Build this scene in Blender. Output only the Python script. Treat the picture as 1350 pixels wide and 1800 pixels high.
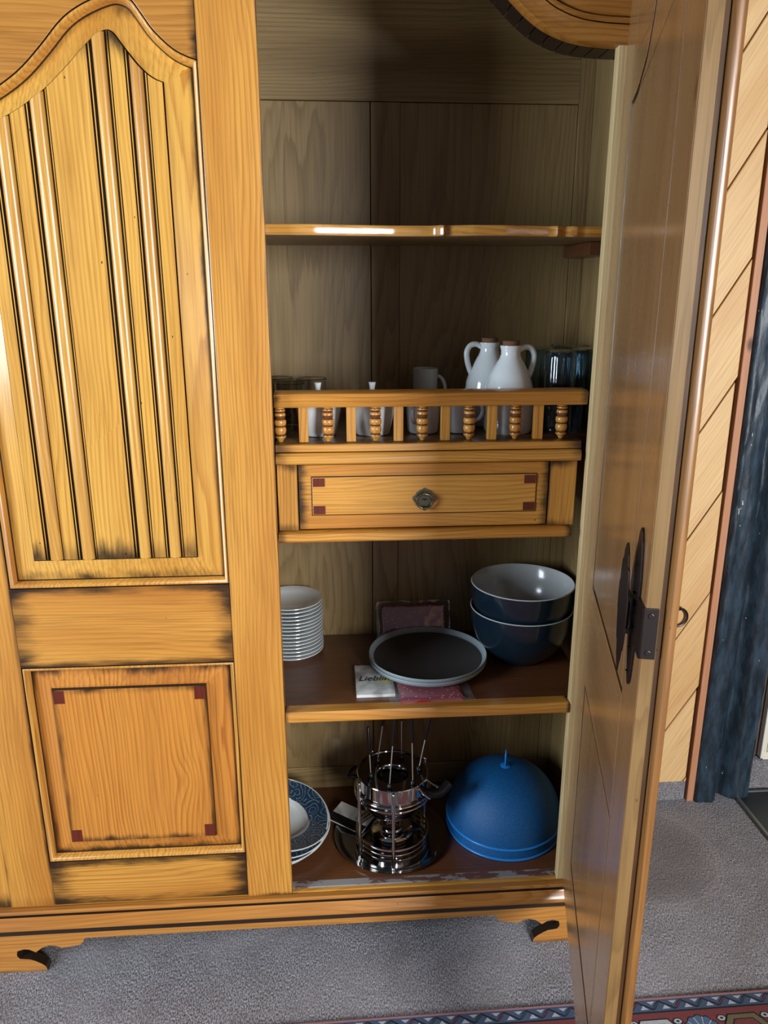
import bpy, bmesh, math, random
from math import sin, cos, pi, radians, sqrt, atan2
from mathutils import Vector, Matrix, noise as mnoise

for o in list(bpy.data.objects):
    bpy.data.objects.remove(o, do_unlink=True)
SC = bpy.context.scene
COL = SC.collection
random.seed(7)

# ------------------------------------------------------------------ camera, world, lights, exposure
def look(o, p, y, r):
    p, y, r = radians(p), radians(y), radians(r)
    F = Vector((sin(y) * cos(p), cos(y) * cos(p), -sin(p)))
    R = Vector((cos(y), -sin(y), 0)); U = R.cross(F)
    R2 = cos(r) * R + sin(r) * U; U2 = -sin(r) * R + cos(r) * U
    m = Matrix((R2, U2, -F)).transposed()
    o.rotation_euler = m.to_euler()
cam = bpy.data.cameras.new('camera')
camo = bpy.data.objects.new('camera', cam); COL.objects.link(camo)
camo.location = (0, -1.5, 1.555)
look(camo, 16.233, 3.919, -0.05)
cam.sensor_fit = 'VERTICAL'; cam.sensor_height = 36.0
cam.lens = 1352.0 / 1800.0 * 36.0
cam.clip_start = 0.02
SC.camera = camo

W = bpy.data.worlds.new('world'); SC.world = W; W.use_nodes = True
W.node_tree.nodes['Background'].inputs[0].default_value = (0.62, 0.72, 0.86, 1)
W.node_tree.nodes['Background'].inputs[1].default_value = 0.09

def area(name, loc, target, sx, sy, power, col):
    l = bpy.data.lights.new(name, 'AREA'); l.shape = 'RECTANGLE'; l.size = sx; l.size_y = sy
    l.energy = power; l.color = col
    o = bpy.data.objects.new(name, l); COL.objects.link(o); o.location = loc
    d = Vector(target) - Vector(loc)
    o.rotation_euler = d.to_track_quat('-Z', 'Y').to_euler()
    return o
area('window_light', (1.50, -3.3, 1.65), (0.0, 0, 1.1), 0.75, 1.3, 132, (0.94, 0.97, 1.0))
area('window_light', (-2.8, -1.6, 1.6), (0.2, -0.1, 1.0), 1.0, 1.4, 92, (0.76, 0.88, 1.0))
SC.view_settings.view_transform = 'Standard'; SC.view_settings.look = 'None'
SC.view_settings.gamma = 1.0; SC.view_settings.exposure = 0.25
SC.view_settings.use_curve_mapping = False

# ------------------------------------------------------------------ materials
def lin(c):
    return tuple(((v / 255) / 12.92 if v / 255 <= 0.04045 else ((v / 255 + 0.055) / 1.055) ** 2.4) for v in c) + (1,)

class NT:
    def __init__(s, name):
        s.m = bpy.data.materials.new(name); s.m.use_nodes = True
        s.t = s.m.node_tree; s.p = s.t.nodes['Principled BSDF']
    def n(s, typ, ins=None, **props):
        nd = s.t.nodes.new(typ)
        for k, v in props.items(): setattr(nd, k, v)
        for k, v in (ins or {}).items(): s.set(nd.inputs[k], v)
        return nd
    def set(s, sock, v):
        if isinstance(v, bpy.types.NodeSocket): s.t.links.new(v, sock)
        else: sock.default_value = v
    def math(s, op, a, b=0.0, c=0.0):
        nd = s.t.nodes.new('ShaderNodeMath'); nd.operation = op
        s.set(nd.inputs[0], a); s.set(nd.inputs[1], b); s.set(nd.inputs[2], c)
        return nd.outputs[0]
    def vmath(s, op, a, b=(0, 0, 0)):
        nd = s.t.nodes.new('ShaderNodeVectorMath'); nd.operation = op
        s.set(nd.inputs[0], a); s.set(nd.inputs[1], b)
        return nd.outputs[0]
    def mix(s, f, a, b):
        nd = s.t.nodes.new('ShaderNodeMix'); nd.data_type = 'RGBA'
        s.set(nd.inputs[0], f); s.set(nd.inputs[6], a); s.set(nd.inputs[7], b)
        return nd.outputs[2]
    def ramp(s, f, stops):
        nd = s.t.nodes.new('ShaderNodeValToRGB'); cr = nd.color_ramp
        while len(cr.elements) < len(stops): cr.elements.new(0.5)
        for e, (p, c) in zip(cr.elements, stops):
            e.position = p; e.color = c if len(c) == 4 else tuple(c) + (1,)
        s.set(nd.inputs[0], f); return nd.outputs[0]
    def noise(s, vec, scale, detail=2.0, rough=0.5):
        return s.n('ShaderNodeTexNoise', {'Vector': vec, 'Scale': scale, 'Detail': detail, 'Roughness': rough}).outputs[0]
    def step(s, v, a, b):
        nd = s.n('ShaderNodeMapRange', {'Value': v, 'From Min': a, 'From Max': b}, interpolation_type='SMOOTHSTEP')
        return nd.outputs[0]
    def bump(s, h, strength=0.2, dist=0.001):
        b = s.n('ShaderNodeBump', {'Height': h, 'Strength': strength, 'Distance': dist})
        s.set(s.p.inputs['Normal'], b.outputs[0])
    def P(s, **k):
        for kk, v in k.items(): s.set(s.p.inputs[kk.replace('_', ' ')], v)
        return s

def plain(name, rgb, rough=0.5, metal=0.0, **k):
    t = NT(name); t.P(Base_Color=lin(rgb), Roughness=rough, Metallic=metal, **k); return t.m

def wood(name, base, dark, deep, axis='z', freq=150, rough=0.33, coat=0.35, ringamt=0.75, fleck=1.0, knots=1.0, spread=0.28):
    """Pine: growth rings cut by the board, fibres, knots, tiny dark flecks, and antiquing stain at the board's ends (object property endw)."""
    t = NT(name)
    tc = t.n('ShaderNodeTexCoord'); oi = t.n('ShaderNodeObjectInfo')
    p = tc.outputs['Object']
    sep = t.n('ShaderNodeSeparateXYZ', {0: p})
    if axis == 'x':
        p = t.n('ShaderNodeCombineXYZ', {0: sep.outputs[2], 1: sep.outputs[1], 2: sep.outputs[0]}).outputs[0]
    elif axis == 'y':
        p = t.n('ShaderNodeCombineXYZ', {0: sep.outputs[0], 1: sep.outputs[2], 2: sep.outputs[1]}).outputs[0]
    wn = t.n('ShaderNodeTexWhiteNoise', {'W': t.math('MULTIPLY', oi.outputs['Random'], 91.7)}, noise_dimensions='1D')
    off = t.vmath('MULTIPLY', t.vmath('SUBTRACT', wn.outputs['Color'], (0.5, 0.5, 0.5)), (spread * 2, 0.05, 9.0))
    p = t.vmath('ADD', p, off)
    lo = t.vmath('MULTIPLY', p, (2.2, 2.2, 0.75))
    w1 = t.math('SUBTRACT', t.noise(lo, 1.6, 2.0), 0.5)
    w2 = t.math('SUBTRACT', t.noise(t.vmath('ADD', lo, (5.3, 1.7, 2.9)), 1.1, 1.0), 0.5)
    # knots
    kp = t.vmath('MULTIPLY', p, (5.0, 2.0, 2.6))
    vo = t.n('ShaderNodeTexVoronoi', {'Vector': kp, 'Scale': 1.0, 'Randomness': 1.0})
    kd = vo.outputs['Distance']
    ksel = t.n('ShaderNodeSeparateXYZ', {0: vo.outputs['Color']})
    pick = t.math('GREATER_THAN', ksel.outputs[0], 0.5)
    kwarp = t.math('MULTIPLY', t.math('MULTIPLY', pick, t.math('EXPONENT', t.math('MULTIPLY', kd, -9.0))), 0.035 * knots)
    sp = t.n('ShaderNodeSeparateXYZ', {0: p})
    X = t.math('MULTIPLY_ADD', w1, 0.10, sp.outputs[0])
    D = t.math('ADD', t.math('MULTIPLY_ADD', w2, 0.16, sp.outputs[1]), 0.035)
    r = t.math('SQRT', t.math('ADD', t.math('MULTIPLY', X, X), t.math('MULTIPLY', D, D)))
    r = t.math('ADD', r, kwarp)
    r = t.math('ADD', r, t.math('MULTIPLY', t.noise(t.vmath('MULTIPLY', p, (16, 16, 0.5)), 1.0, 3.0), 0.042))
    jit = t.noise(t.vmath('MULTIPLY', p, (60, 60, 1.5)), 1.0, 2.0)
    ring = t.math('FRACT', t.math('ADD', t.math('MULTIPLY', r, float(freq)), t.math('MULTIPLY', jit, 0.5)))
    rt = t.ramp(ring, [(0.0, (0, 0, 0)), (0.45, (0.12,) * 3), (0.80, (0.85,) * 3), (0.90, (1, 1, 1)), (1.0, (0, 0, 0))])
    amp = t.step(t.noise(t.vmath('MULTIPLY', p, (9, 9, 1.2)), 1.0, 2.0), 0.25, 0.75)
    ringf = t.math('MULTIPLY', rt, t.math('MULTIPLY_ADD', amp, ringamt * 0.6, ringamt * 0.4))
    fib = t.noise(t.vmath('MULTIPLY', p, (260, 260, 7)), 1.0, 3.0)
    tone = t.noise(t.vmath('MULTIPLY', p, (7, 7, 0.9)), 1.0, 3.0)
    c = t.mix(ringf, lin(base), lin(dark))
    c = t.mix(t.math('MULTIPLY', t.step(tone, 0.42, 0.72), 0.75), c, lin(dark))
    smear = t.noise(t.vmath('MULTIPLY', p, (26, 26, 2.6)), 1.0, 4.0, 0.6)
    c = t.mix(t.math('MULTIPLY', t.step(smear, 0.60, 0.80), 0.42), c, lin(deep))
    rnd = t.math('MULTIPLY', oi.outputs['Random'], 0.22)
    c = t.mix(rnd, c, lin(dark))
    c = t.mix(t.math('MULTIPLY', t.step(fib, 0.42, 0.75), 0.30), c, lin(deep))
    kn = t.math('MULTIPLY', t.math('MULTIPLY', pick, t.math('SUBTRACT', 1.0, t.step(kd, 0.03, 0.075))), 0.85 * min(knots, 1))
    c = t.mix(kn, c, lin((62, 32, 16)))
    fv = t.n('ShaderNodeTexVoronoi', {'Vector': t.vmath('MULTIPLY', p, (1.0, 1.0, 0.6)), 'Scale': 38.0})
    fs = t.n('ShaderNodeSeparateXYZ', {0: fv.outputs['Color']})
    fm = t.math('MULTIPLY', t.math('GREATER_THAN', fs.outputs[1], 0.5), t.math('LESS_THAN', fv.outputs['Distance'], t.math('MULTIPLY', fs.outputs[2], 0.075)))
    c = t.mix(t.math('MULTIPLY', fm, 0.8 * fleck), c, lin((30, 18, 12)))
    # antiquing stain rubbed into the ends / long edges
    def edge(ax, prop):
        at = t.n('ShaderNodeAttribute', attribute_name=prop, attribute_type='OBJECT').outputs['Fac']
        gs = t.n('ShaderNodeSeparateXYZ', {0: tc.outputs['Generated']}).outputs[ax]
        d = t.math('MINIMUM', gs, t.math('SUBTRACT', 1.0, gs))
        streak = t.noise(t.vmath('MULTIPLY', p, (48, 48, 9)), 1.0, 4.0, 0.65)
        patch = t.step(t.noise(t.vmath('MULTIPLY', p, (14, 14, 5)), 1.0, 2.0), 0.30, 0.62)
        wd = t.math('MULTIPLY', at, t.math('MULTIPLY_ADD', streak, 2.2, 0.15))
        e = t.math('DIVIDE', t.math('SUBTRACT', wd, d), t.math('ADD', at, 0.0001))
        soft = t.math('MULTIPLY', t.step(e, -0.15, 1.2), t.math('MULTIPLY_ADD', patch, 0.75, 0.25))
        return t.math('MULTIPLY', soft, t.math('GREATER_THAN', at, 0.0005))
    ga, gc = {'z': (2, 0), 'x': (0, 2), 'y': (1, 0)}[axis]
    c = t.mix(t.math('MULTIPLY', edge(ga, 'endw'), 0.95), c, lin((38, 25, 16)))
    c = t.mix(t.math('MULTIPLY', edge(gc, 'sidew'), 0.92), c, lin((38, 25, 16)))
    rg = t.math('MULTIPLY_ADD', t.noise(t.vmath('MULTIPLY', p, (30, 30, 4)), 1.0, 2.0), 0.16, rough - 0.08)
    t.P(Base_Color=c, Roughness=rg, Coat_Weight=coat, Coat_Roughness=0.16)
    t.bump(t.math('ADD', t.math('MULTIPLY', fib, 0.6), t.math('ADD', t.math('MULTIPLY', rt, -0.25), t.math('MULTIPLY', fm, -1.2 * fleck))), 0.22, 0.0007)
    return t.m

FR = dict(base=(212, 154, 68), dark=(168, 102, 36), deep=(106, 60, 20), freq=115, ringamt=0.85)
WZ = wood('antiqued_pine_upright_grain', axis='z', **FR)
WX = wood('antiqued_pine_level_grain', axis='x', **FR)
WZF = wood('pale_pine_panel', (218, 166, 76), (180, 118, 44), (116, 68, 24), axis='z', freq=115, ringamt=0.9)
WZL = wood('reddish_pine_panel', (204, 136, 56), (158, 90, 32), (98, 54, 20), axis='z', freq=105, ringamt=0.95, knots=1.3)
WXB = wood('brown_pine_base', (196, 134, 60), (152, 92, 36), (96, 54, 20), axis='x', freq=110, ringamt=0.9)
WXT = wood('dimmed_brown_pine', (184, 126, 54), (148, 92, 34), (96, 56, 20), axis='x', freq=110, ringamt=0.9)  # brown crown wood; also puts the top rail's weaker light into colour
GLX = wood('polished_edge_pine', axis='x', coat=1.0, rough=0.2, **{k: v for k, v in FR.items()})
DKW = wood('stained_groove', (52, 38, 28), (34, 24, 18), (16, 12, 10), axis='z', ringamt=0.3, coat=0.2)
DKX = wood('stained_groove_level', (52, 38, 28), (34, 24, 18), (16, 12, 10), axis='x', ringamt=0.3, coat=0.2)
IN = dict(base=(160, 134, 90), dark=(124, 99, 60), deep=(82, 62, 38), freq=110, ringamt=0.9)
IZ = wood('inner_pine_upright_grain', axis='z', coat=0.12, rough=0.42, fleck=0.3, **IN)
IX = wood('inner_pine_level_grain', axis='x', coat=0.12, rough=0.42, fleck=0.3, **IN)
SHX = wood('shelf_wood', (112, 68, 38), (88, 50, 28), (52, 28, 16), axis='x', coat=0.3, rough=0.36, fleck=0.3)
MAH = wood('mahogany_inlay', (104, 42, 26), (82, 30, 20), (50, 18, 12), axis='z', knots=0, fleck=0, freq=300)
DRZ = wood('door_inner_pine_upright', (172, 130, 86), (136, 98, 62), (92, 64, 42), axis='z', coat=0.5, rough=0.26, fleck=0.3)
DRX = wood('door_inner_pine_level', (172, 130, 86), (136, 98, 62), (92, 64, 42), axis='x', coat=0.5, rough=0.26, fleck=0.3)
PLK = wood('pale_plank_pine', (236, 198, 142), (214, 164, 104), (170, 118, 70), axis='z', freq=95, coat=0.15, rough=0.42, fleck=0.15)
BAT = wood('batten_pine', (206, 150, 112), (186, 124, 88), (150, 96, 64), axis='z', coat=0.1, rough=0.45, fleck=0.1)
PALE = wood('lit_pale_pine', (234, 210, 160), (190, 156, 98), (150, 112, 66), axis='z', coat=0.1, rough=0.45, fleck=0.2)  # pale tone puts the right stile's lit look into the wood colour
IRON = plain('blackened_iron', (66, 58, 56), 0.36, 0.85)
BRONZE = plain('aged_bronze', (118, 112, 94), 0.3, 0.9)
STEEL = plain('polished_steel', (205, 205, 205), 0.07, 1.0)
ROD = plain('satin_steel_rod', (228, 226, 222), 0.32, 0.75)
STEELD = plain('steel_tray', (150, 148, 146), 0.13, 1.0)
BLACKP = plain('black_plastic', (16, 16, 18), 0.38)
CORK = plain('cork', (112, 78, 54), 0.9)
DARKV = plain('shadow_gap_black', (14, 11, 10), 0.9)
WHITEC = plain('white_glazed_china', (222, 226, 226), 0.13, Coat_Weight=0.5, Coat_Roughness=0.04)
GREYC = plain('white_stoneware', (212, 214, 212), 0.25)
NAVY = plain('navy_glaze', (17, 33, 44), 0.2, Coat_Weight=0.3, Coat_Roughness=0.08)
LGREY = plain('pale_grey_glaze', (186, 188, 186), 0.18, Coat_Weight=0.3, Coat_Roughness=0.08)
CHAR = plain('matt_charcoal_glaze', (66, 64, 63), 0.45)
CHARR = plain('grey_blue_glaze_rim', (150, 162, 166), 0.3)
PAPER = plain('white_paper', (222, 220, 214), 0.7)
INK = plain('black_ink', (14, 14, 16), 0.6)

def glass(name, col, rough=0.02):
    t = NT(name); t.P(Base_Color=lin(col), Roughness=rough, IOR=1.45, Transmission_Weight=1.0); return t.m
CLEAR = glass('clear_glass', (244, 246, 244)); TEAL = glass('blue_grey_glass', (188, 214, 224))

def film_mat():
    t = NT('crinkled_clear_film')
    tr = t.n('ShaderNodeBsdfTransparent'); gl = t.n('ShaderNodeBsdfGlossy', {'Color': (0.9, 0.9, 0.92, 1), 'Roughness': 0.16})
    df = t.n('ShaderNodeBsdfDiffuse', {'Color': (0.7, 0.66, 0.68, 1)})
    m0 = t.n('ShaderNodeMixShader', {0: 0.35, 1: gl.outputs[0], 2: df.outputs[0]})
    m = t.n('ShaderNodeMixShader', {0: 0.24, 1: tr.outputs[0], 2: m0.outputs[0]})
    t.t.links.new(m.outputs[0], t.t.nodes['Material Output'].inputs[0]); return t.m
FILM = film_mat()

def blue_mesh():
    t = NT('blue_woven_mesh'); tc = t.n('ShaderNodeTexCoord')
    v = t.n('ShaderNodeTexVoronoi', {'Vector': tc.outputs['Object'], 'Scale': 560.0})
    c = t.mix(t.step(v.outputs['Distance'], 0.1, 0.5), lin((22, 124, 186)), lin((8, 80, 136)))
    t.P(Base_Color=c, Roughness=0.55); t.bump(v.outputs['Distance'], 0.5, 0.0008); return t.m
BMESH = blue_mesh(); BLUE = plain('blue_plastic', (34, 132, 214), 0.3)

def plate_pattern():
    t = NT('blue_scroll_pattern_china'); tc = t.n('ShaderNodeTexCoord'); p = tc.outputs['Object']
    s = t.n('ShaderNodeSeparateXYZ', {0: p})
    r = t.math('SQRT', t.math('ADD', t.math('MULTIPLY', s.outputs[0], s.outputs[0]), t.math('MULTIPLY', s.outputs[1], s.outputs[1])))
    v = t.n('ShaderNodeTexVoronoi', {'Vector': t.vmath('ADD', p, t.vmath('MULTIPLY', t.n('ShaderNodeTexNoise', {'Vector': p, 'Scale': 30.0}).outputs['Color'], (.022, .022, 0))), 'Scale': 24.0, 'Randomness': 0.9}, voronoi_dimensions='2D')
    sw = t.math('ABSOLUTE', t.math('SINE', t.math('MULTIPLY', v.outputs['Distance'], 15.0)))
    ln = t.math('SUBTRACT', 1.0, t.step(sw, 0.12, 0.42))
    v2 = t.n('ShaderNodeTexVoronoi', {'Vector': p, 'Scale': 95.0}, voronoi_dimensions='2D')
    sw2 = t.math('ABSOLUTE', t.math('SINE', t.math('MULTIPLY', v2.outputs['Distance'], 11.0)))
    ln2 = t.math('MULTIPLY', t.math('SUBTRACT', 1.0, t.step(sw2, 0.1, 0.4)), 0.5)
    f = t.math('MAXIMUM', ln, ln2)
    c = t.mix(t.math('MULTIPLY', f, 0.62), lin((24, 52, 78)), lin((150, 170, 180)))
    rim = t.math('MULTIPLY', t.math('GREATER_THAN', r, 0.084), t.math('LESS_THAN', r, 0.1335))
    up = t.math('GREATER_THAN', t.n('ShaderNodeSeparateXYZ', {0: t.n('ShaderNodeNewGeometry').outputs['Normal']}).outputs[2], 0.0)
    c = t.mix(t.math('MULTIPLY', rim, up), lin((214, 218, 216)), c)
    t.P(Base_Color=c, Roughness=0.16, Coat_Weight=0.4, Coat_Roughness=0.05); return t.m
PATT = plate_pattern()

def carpet_mat():
    t = NT('mauve_carpet_pile'); p = t.n('ShaderNodeTexCoord').outputs['Object']
    f = t.noise(t.vmath('MULTIPLY', p, (1.0, 0.42, 1.0)), 380.0, 3.0, 0.7); g = t.noise(p, 130.0, 2.0); b = t.noise(p, 4.0, 3.0); sw = t.noise(p, 11.0, 4.0, 0.6)
    c = t.mix(t.step(f, 0.40, 0.62), lin((62, 56, 58)), lin((192, 185, 190)))
    c = t.mix(t.math('MULTIPLY', t.step(sw, 0.35, 0.7), 0.35), c, lin((92, 78, 76)))
    c = t.mix(t.math('MULTIPLY', t.step(b, 0.4, 0.7), 0.3), c, lin((166, 158, 160)))
    # arc scuffed into the pile near the plank door, the carpet's shaded brown painted inside it
    dv = t.vmath('SUBTRACT', p, (0.875, 0.285, 0.0))
    rr = t.n('ShaderNodeVectorMath', {0: dv}, operation='LENGTH').outputs['Value']
    rr = t.math('ADD', rr, t.math('MULTIPLY', t.math('SUBTRACT', t.noise(p, 24.0, 2.0), 0.5), 0.016))
    ringm = t.math('MAXIMUM', t.math('LESS_THAN', t.math('ABSOLUTE', t.math('SUBTRACT', rr, 0.190)), 0.0035), t.math('LESS_THAN', t.math('ABSOLUTE', t.math('SUBTRACT', rr, 0.203)), 0.0025))
    c = t.mix(t.math('MULTIPLY', ringm, t.math('MULTIPLY_ADD', g, 0.6, 0.05)), c, lin((176, 160, 154)))
    c = t.mix(t.math('MULTIPLY', t.math('SUBTRACT', 1.0, t.step(rr, 0.12, 0.20)), 0.45), c, lin((92, 74, 70)))
    t.P(Base_Color=c, Roughness=0.95, Sheen_Weight=0.25, Sheen_Roughness=0.5)
    t.bump(t.math('ADD', f, t.math('ADD', t.math('MULTIPLY', g, 0.8), t.math('MULTIPLY', sw, 0.8))), 0.9, 0.006); return t.m
CARPET = carpet_mat()

def post_mat():
    t = NT('chipped_blue_black_paint'); p = t.n('ShaderNodeTexCoord').outputs['Object']
    q = t.vmath('MULTIPLY', p, (1, 1, 0.28))
    a = t.noise(q, 40.0, 4.0, 0.65); b = t.noise(q, 120.0, 3.0)
    c = t.mix(t.step(a, 0.35, 0.7), lin((25, 35, 44)), lin((48, 66, 80)))
    chip = t.math('GREATER_THAN', t.noise(t.vmath('ADD', q, (3, 1, 4)), 62.0, 3.0, 0.6), 0.735)
    c = t.mix(chip, c, lin((214, 206, 180)))
    t.P(Base_Color=c, Roughness=0.42); t.bump(t.math('ADD', a, t.math('MULTIPLY', b, 0.4)), 0.4, 0.004); return t.m
POSTM = post_mat()

def worn_mat():
    t = NT('worn_front_strip'); p = t.n('ShaderNodeTexCoord').outputs['Object']
    a = t.noise(t.vmath('MULTIPLY', p, (22, 60, 60)), 1.0, 3.0, 0.6)
    c = t.mix(t.step(a, 0.44, 0.5), lin((104, 62, 46)), lin((148, 142, 140)))
    c = t.mix(t.math('MULTIPLY', t.noise(p, 160.0, 3.0), 0.4), c, lin((96, 90, 90)))
    t.P(Base_Color=c, Roughness=0.6); return t.m
WORN = worn_mat()

# ------------------------------------------------------------------ geometry helpers
class MB:
    def __init__(s): s.v = []; s.f = []; s.m = []
    def add(s, vs, fs, mi=0):
        b = len(s.v); s.v += [tuple(v) for v in vs]
        for f in fs: s.f.append(tuple(b + i for i in f)); s.m.append(mi)
        return s
    def box(s, x0, x1, y0, y1, z0, z1, mi=0):
        vs = [(x, y, z) for x in (x0, x1) for y in (y0, y1) for z in (z0, z1)]
        return s.add(vs, [(0, 1, 3, 2), (4, 6, 7, 5), (0, 4, 5, 1), (2, 3, 7, 6), (0, 2, 6, 4), (1, 5, 7, 3)], mi)
    def prism(s, poly, a, b, plane='xz', mi=0):
        """polygon in a plane, given thickness along the third axis"""
        def to(q, d): return {'xz': (q[0], d, q[1]), 'xy': (q[0], q[1], d), 'yz': (d, q[0], q[1])}[plane]
        n = len(poly)
        vs = [to(q, a) for q in poly] + [to(q, b) for q in poly]
        fs = [tuple(range(n)), tuple(range(2 * n - 1, n - 1, -1))]
        fs += [(i, i + n, (i + 1) % n + n, (i + 1) % n) for i in range(n)]
        return s.add(vs, fs, mi)
    def lathe(s, prof, n=48, c=(0, 0, 0), mis=None, mi=0, a0=0.0, a1=2 * pi):
        full = abs(a1 - a0 - 2 * pi) < 1e-6; k = n if full else n + 1
        vs = []
        for r, z in prof:
            for i in range(k):
                a = a0 + (a1 - a0) * i / n
                vs.append((c[0] + r * cos(a), c[1] + r * sin(a), c[2] + z))
        b = len(s.v); s.v += vs
        for j in range(len(prof) - 1):
            for i in range(n):
                i2 = (i + 1) % k
                q = (b + j * k + i, b + j * k + i2, b + (j + 1) * k + i2, b + (j + 1) * k + i)
                s.f.append(q); s.m.append(mis[j] if mis else mi)
        return s
    def tube(s, pts, r, n=10, closed=False, mi=0, caps=True):
        pts = [Vector(p) for p in pts]; m = len(pts)
        rs = r if isinstance(r, (list, tuple)) else [r] * m
        up = None; rings = []
        for i, p in enumerate(pts):
            if closed: d = pts[(i + 1) % m] - pts[i - 1]
            else: d = pts[min(i + 1, m - 1)] - pts[max(i - 1, 0)]
            d.normalize()
            if up is None: up = Vector((0, 0, 1)) if abs(d.z) < 0.9 else Vector((1, 0, 0))
            x = d.cross(up)
            if x.length < 1e-6: x = d.cross(Vector((0.3, 1, 0.2)))
            x.normalize(); up = x.cross(d); up.normalize()
            rings.append([p + rs[i] * (cos(2 * pi * k / n) * x + sin(2 * pi * k / n) * up) for k in range(n)])
        b = len(s.v)
        for R in rings: s.v += [tuple(q) for q in R]
        for i in range(m if closed else m - 1):
            j = (i + 1) % m
            for k in range(n):
                k2 = (k + 1) % n
                s.f.append((b + i * n + k, b + i * n + k2, b + j * n + k2, b + j * n + k)); s.m.append(mi)
        if caps and not closed:
            s.f.append(tuple(b + k for k in range(n - 1, -1, -1))); s.m.append(mi)
            s.f.append(tuple(b + (m - 1) * n + k for k in range(n))); s.m.append(mi)
        return s
    def loft(s, loops, closed=True, mis=None, mi=0):
        n = len(loops[0]); b = len(s.v)
        for L in loops: s.v += [tuple(q) for q in L]
        for j in range(len(loops) - 1):
            for i in range(n if closed else n - 1):
                i2 = (i + 1) % n
                s.f.append((b + j * n + i, b + j * n + i2, b + (j + 1) * n + i2, b + (j + 1) * n + i)); s.m.append(mis[j] if mis else mi)
        return s
    def mesh(s, name, mats, smooth=None):
        me = bpy.data.meshes.new(name); me.from_pydata(s.v, [], s.f)
        for m in (mats if isinstance(mats, (list, tuple)) else [mats]): me.materials.append(m)
        me.polygons.foreach_set('material_index', s.m)
        bm = bmesh.new(); bm.from_mesh(me); bmesh.ops.recalc_face_normals(bm, faces=bm.faces); bm.to_mesh(me); bm.free()
        if smooth is not None:
            me.polygons.foreach_set('use_smooth', [True] * len(me.polygons)); me.set_sharp_from_angle(angle=radians(smooth))
        me.update(); return me

def obj(name, mb, mats, parent=None, loc=(0, 0, 0), rot=None, bevel=0, smooth=None, endw=0, sidew=0, seg=2):
    me = mb.mesh(name, mats, smooth) if isinstance(mb, MB) else mb
    o = bpy.data.objects.new(name, me); COL.objects.link(o)
    if parent: o.parent = parent
    o.location = loc
    if rot: o.rotation_euler = rot
    if bevel:
        md = o.modifiers.new('edge', 'BEVEL'); md.width = bevel; md.segments = seg; md.limit_method = 'ANGLE'; md.angle_limit = radians(35)
        md.harden_normals = False
    if endw: o['endw'] = float(endw)
    if sidew: o['sidew'] = float(sidew)
    return o
def tag(o, label, cat, group=None):
    o['label'] = label; o['category'] = cat
    if group: o['group'] = group
    return o
def thing(name, label, cat, loc, rot=None, group=None):
    o = bpy.data.objects.new(name, None); COL.objects.link(o); o.location = loc; o.empty_display_size = 0.05
    if rot: o.rotation_euler = rot
    return tag(o, label, cat, group)
def struct(o): o['kind'] = 'structure'; return o
def part_label(o, s): o['label'] = s; return o
def dup(root, loc, label=None, rot=None):
    r = root.copy(); COL.objects.link(r); r.location = loc
    if rot is not None: r.rotation_euler = rot
    if label: r['label'] = label
    for ch in list(root.children):
        c = ch.copy(); COL.objects.link(c); c.parent = r
        for g in list(ch.children):
            d = g.copy(); COL.objects.link(d); d.parent = c
    return r
def smooth_line(pts, n):
    """Catmull-Rom through 2-D points, n samples per span"""
    out = []
    P = [pts[0]] + list(pts) + [pts[-1]]
    for i in range(1, len(P) - 2):
        for k in range(n):
            t = k / n; a, b, c, d = P[i - 1], P[i], P[i + 1], P[i + 2]
            out.append(tuple(0.5 * (2 * b[j] + (c[j] - a[j]) * t + (2 * a[j] - 5 * b[j] + 4 * c[j] - d[j]) * t * t + (3 * b[j] - a[j] - 3 * c[j] + d[j]) * t ** 3) for j in range(len(b))))
    out.append(tuple(pts[-1])); return out
def offset_loop(L, d):
    """inset a counter-clockwise 2-D loop by d"""
    n = len(L); out = []
    for i in range(n):
        a, b, c = Vector(L[i - 1]), Vector(L[i]), Vector(L[(i + 1) % n])
        e1 = (b - a).normalized(); e2 = (c - b).normalized()
        n1 = Vector((-e1.y, e1.x)); n2 = Vector((-e2.y, e2.x))
        m = n1 + n2
        m = m / max(m.dot(n1), 0.35) if m.length > 1e-6 else n1
        out.append((b.x + m.x * d, b.y + m.y * d))
    return out
def interp(pts, x):
    p = sorted(pts)
    if x <= p[0][0]: return p[0][1]
    for (a, b), (c, d) in zip(p, p[1:]):
        if x <= c: return b + (d - b) * (x - a) / max(c - a, 1e-9)
    return p[-1][1]

# ------------------------------------------------------------------ the setting: floor, back wall, plank door, skirting
struct(obj('floor', MB().box(-3.2, 3.2, -4.2, 1.0, -0.05, 0.0), CARPET))
wallm = plain('brown_plaster', (92, 74, 66), 0.9)
struct(obj('wall_back', MB().box(-3.2, 3.2, 0.575, 0.65, 0, 2.5), wallm))

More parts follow.
